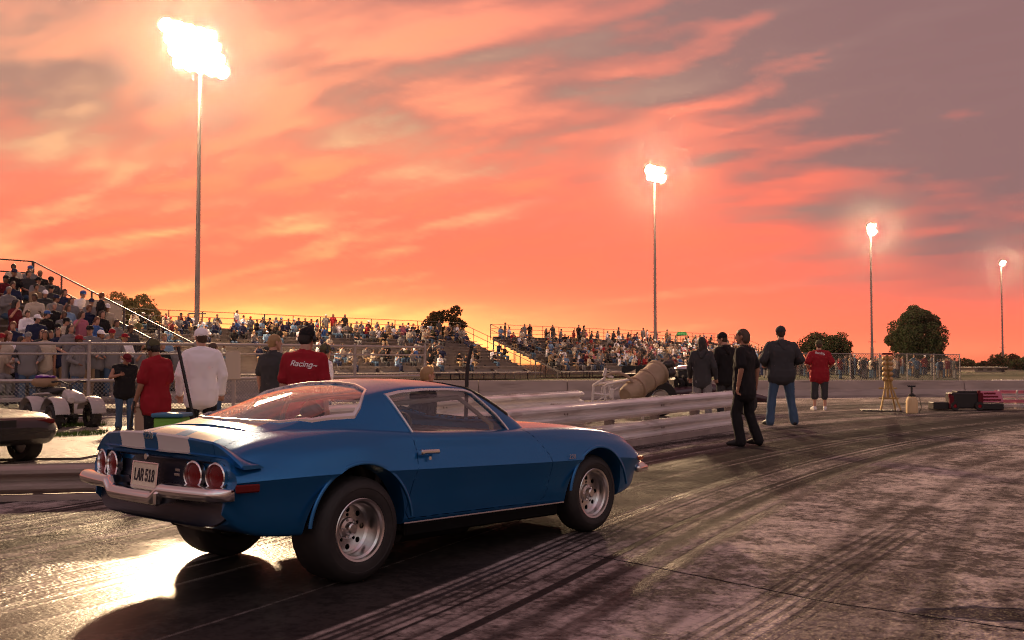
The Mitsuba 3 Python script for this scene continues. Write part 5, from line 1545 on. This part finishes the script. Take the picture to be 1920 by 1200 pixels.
part(rc, 'roll_hoop', RF(cat(tube([(-1.0, -.3, .55), (-1.02, -.28, 1.05), (-1.02, 0, 1.2), (-1.02, .28, 1.05), (-1.0, .3, .55)], .03, 8), tube([(-1.02, 0, 1.2), (-1.7, 0, .5)], .025, 8))), 'pipe_white', 40)
part(rc, 'wing', RF(cat(mv(box((0, 0, 0), (.5, 1.3, .03), .01), (-1.55, 0, 1.08), ry=-.35), box((-1.55, .64, 1.05), (.55, .02, .3), .006), box((-1.55, -.64, 1.05), (.55, .02, .3), .006), bar((-1.5, -.3, .5), (-1.5, -.3, 1.05), .03), bar((-1.5, .3, .5), (-1.5, .3, 1.05), .03))), 'dark_trim', 30)
for x, r_, w_ in ((-1.25, .42, .38), (.95, .29, .14)):
    for s in (-1, 1):
        kk = part(rc, 'wheel', RF(mv(lathe([(r_ * .5, -w_ / 2 + .02), (r_ - .03, -w_ / 2), (r_, -w_ / 2 + .04), (r_, w_ / 2 - .04), (r_ - .03, w_ / 2), (r_ * .5, w_ / 2 - .02)], 36, 'y'), (x, s * .62, r_))), 'tyre_rubber', 30)
        part(kk, 'rim', RF(mv(lathe([(0, w_ / 2 - .06), (r_ * .4, w_ / 2 - .06), (r_ * .5, w_ / 2 - .01), (r_ * .52, w_ / 2 - .02), (r_ * .52, -w_ / 2 + .03), (0, -w_ / 2 + .03)], 30, 'y'), (x, s * .62, r_), rz=0 if s > 0 else PI)), 'polished_alloy', 30)

# ------------------------------------------------------------------ start-line gear at the right
ct = G(1665, 771)
cz_ = float(zg(ct[1]))
CT = lambda m: mv(m, (ct[0], ct[1], cz_), rz=-.2)
mat('brass_yellow', (.42, .28, .10), .45, .2)
mat('lamp_amber_off', (.45, .25, .10), .3)
tr_ = thing('starting_light_stand', 'tan starting-light stand with stacked lamps on splayed legs at the track side', 'starting light')
part(tr_, 'base_plate', CT(box((-.18, 0, .02), (1.0, .5, .03), .01)), 'dark_trim')
for i, (x, y) in enumerate(((-.20, -.18), (.30, -.16), (-.16, .20), (.22, .22))):
    part(tr_, 'leg', CT(tube([(x, y, .03), (x * .35, y * .4, .62), (x * .15, y * .2, 1.05)], .022, 8)), 'brass_yellow', 40)
part(tr_, 'mast', CT(box((0, 0, .92), (.06, .06, 1.1), .01)), 'brass_yellow')
part(tr_, 'crossbar', CT(cat(box((0, -.02, .60), (.46, .04, .04), .008), box((.02, -.02, .34), (.50, .04, .04), .008))), 'brass_yellow')
for i in range(5):
    for s in (-1, 1):
        lk = part(tr_, 'lamp', CT(mv(lathe([(0, .05), (.045, .05), (.062, .03), (.062, -.06), (.05, -.08), (0, -.08)], 18, 'y'), (s * .075, -.05, .84 + i * .135), rz=PI)), 'brass_yellow', 40)
        part(lk, 'lens', CT(mv(lathe([(0, .065), (.03, .06), (.045, .05), (0, .05)], 16, 'y'), (s * .075, -.05, .84 + i * .135), rz=PI)), 'lamp_amber_off', 40)
part(tr_, 'cap', CT(box((0, -.02, 1.50), (.28, .16, .05), .02)), 'cloth_maroon')
for x in (.20, .52):
    part(tr_, 'sensor', CT(tm(ball((x, -.32, .045), .05, 14))), 'shed_roof', True)
jp = G(1710, 775)
J = lambda m: mv(m, (jp[0], jp[1], zg(jp[1])))
jk = thing('pump_sprayer', 'translucent cream plastic pump sprayer standing right of the starting lights', 'sprayer')
mat('jug_plastic', (.66, .48, .26), .45)
part(jk, 'tank', J(lathe([(0, 0), (.13, 0), (.145, .03), (.145, .30), (.115, .40), (.06, .43), (0, .43)], 28)), 'jug_plastic', 35)
part(jk, 'collar', J(lathe([(0, .42), (.085, .42), (.085, .47), (.04, .50), (0, .50)], 20)), 'dark_trim', 35)
part(jk, 'pump', J(cat(tube([(0, 0, .48), (0, 0, .68)], .026, 8), tube([(-.10, 0, .68), (.10, 0, .68)], .02, 8))), 'dark_trim', 35)
part(jk, 'wand', J(tube([(.06, -.02, .45), (.18, -.04, .40), (.22, -.05, .15), (.16, -.06, .02)], .010, 6)), 'dark_trim', 35)
xp = G(1810, 769)
XB = lambda m: mv(m, (xp[0], xp[1], zg(xp[1])), rz=-.05)
xk = thing('equipment_cart', 'low black equipment cart with red wheels and flat side trays', 'cart')
part(xk, 'housing', XB(cat(box((-.05, 0, .26), (.78, .5, .42), .03), box((.02, 0, .49), (.60, .42, .05), .012))), 'dark_trim')
part(xk, 'tray', XB(box((-.66, 0, .12), (.50, .45, .20), .02)), 'dark_trim')
part(xk, 'tray', XB(box((.62, 0, .10), (.62, .45, .17), .02)), 'dark_trim')
for x, h in ((-.46, .34), (.30, .42)):
    part(xk, 'post', XB(cat(box((x, -.28, h / 2 + .05), (.12, .08, h), .02), box((x - .04, -.28, h + .06), (.07, .06, .10), .01))), 'cloth_maroon')
for x in (-.38, .26):
    wk = part(xk, 'wheel', XB(mv(lathe([(.05, -.04), (.11, -.04), (.12, -.02), (.12, .02), (.11, .04), (.05, .04)], 24, 'y'), (x, -.30, .12))), 'tyre_rubber', 30)
    part(wk, 'hub', XB(mv(lathe([(0, .03), (.045, .025), (.055, -.03), (0, -.03)], 16, 'y'), (x, -.30, .12), rz=PI)), 'cloth_red', 30)
part(xk, 'panel', XB(mv(box((0, 0, 0), (.62, .03, .34), .008), (.62, -.10, .36), rx=-.55)), 'cloth_pink')
for i in range(3):
    part(xk, 'panel_stripe', XB(mv(box((0, 0, 0), (.50 - .1 * i, .035, .045), .004), (.62, -.115 + .085 * (i - 1) * .6, .36 + (i - 1) * .085), rx=-.55)), 'cloth_maroon')
fp0 = G(1905, 768)
FB_ = lambda m: mv(m, (fp0[0], fp0[1], zg(fp0[1])), rz=-.15)
fk = thing('barrier_panel', 'pink and white slatted barrier frame cut by the right edge of the picture', 'barrier')
for x in (-.42, .05, .52):
    part(fk, 'upright', FB_(mv(box((0, 0, 0), (.05, .05, .55), .01), (x, .12, .27), rx=.35)), 'pipe_white')
for i in range(4):
    part(fk, 'slat', FB_(mv(box((.05, 0, 0), (1.1, .03, .085), .008), (0, .03 + .045 * i, .10 + .125 * i), rx=.35)), 'cloth_pink' if i % 2 else 'pipe_white')
# a pale low wall section at the far right
wb = thing('white_barrier', 'low white barrier far off below the smallest floodlight pole', 'barrier')
for i in range(6):
    c = at(1868 + i * 16, 713, 70)
    part(wb, 'block', box((c[0], 70, c[2] - .2), (.54, .3, .45), .03), 'stripe_white')

# ------------------------------------------------------------------ evening haze and tyre smoke in the air
HAZE = .00022
scene['haze_air'] = {'type': 'homogeneous', 'albedo': rgb((.95, .95, .95)), 'sigma_t': HAZE, 'phase': {'type': 'hg', 'g': .988}}
scene['haze'] = {'type': 'cube', 'to_world': T().translate([0, 1750, 13.0]).scale([3700, 1900, 14.2]), 'bsdf': {'type': 'null'}, 'interior': {'type': 'ref', 'id': 'haze_air'}}
tag('haze', 'thin evening haze over the strip', 'haze', kind='stuff')
scene['camera']['medium'] = {'type': 'ref', 'id': 'haze_air'}

# ------------------------------------------------------------------ the mesh fence in front of the far crowd
ff = thing('mesh_fence', 'long grey mesh fence in front of the far-off crowd at the right', 'fence')
fa_, fb_ = at(1478, 715, 58.0), at(1800, 715, 66.0)
fL = np.linalg.norm((fb_ - fa_)[:2])
ft = (fb_ - fa_) / np.linalg.norm(fb_ - fa_)
fz = float(zg(60))
nfp = 7
for i in range(nfp):
    c = fa_ + (fb_ - fa_) * i / (nfp - 1)
    part(ff, 'post', mv(lathe([(0, -.2), (.035, -.2), (.035, 1.85), (0, 1.87)], 8), (c[0], c[1], fz)), 'rail_steel')
for h in (.08, 1.82):
    part(ff, 'rail', tube([(fa_[0], fa_[1], fz + h), (fb_[0], fb_[1], fz + h)], .025, 6), 'rail_steel')
wires = []
for a in np.arange(-1.7, fL, .15):
    for s in (1, -1):
        lo, hi = max(0, a), min(fL, a + 1.74)
        if hi - lo < .05:
            continue
        zz = lambda q: fz + .08 + ((q - a) if s > 0 else (1.74 - q + a))
        wires.append(bar((fa_[0] + ft[0] * lo, fa_[1] + ft[1] * lo, zz(lo)), (fa_[0] + ft[0] * hi, fa_[1] + ft[1] * hi, zz(hi)), .012))
mat('dull_wire', (.06, .06, .065), .7)
part(ff, 'wire_mesh', cat(wires), 'dull_wire', False, kind='stuff')
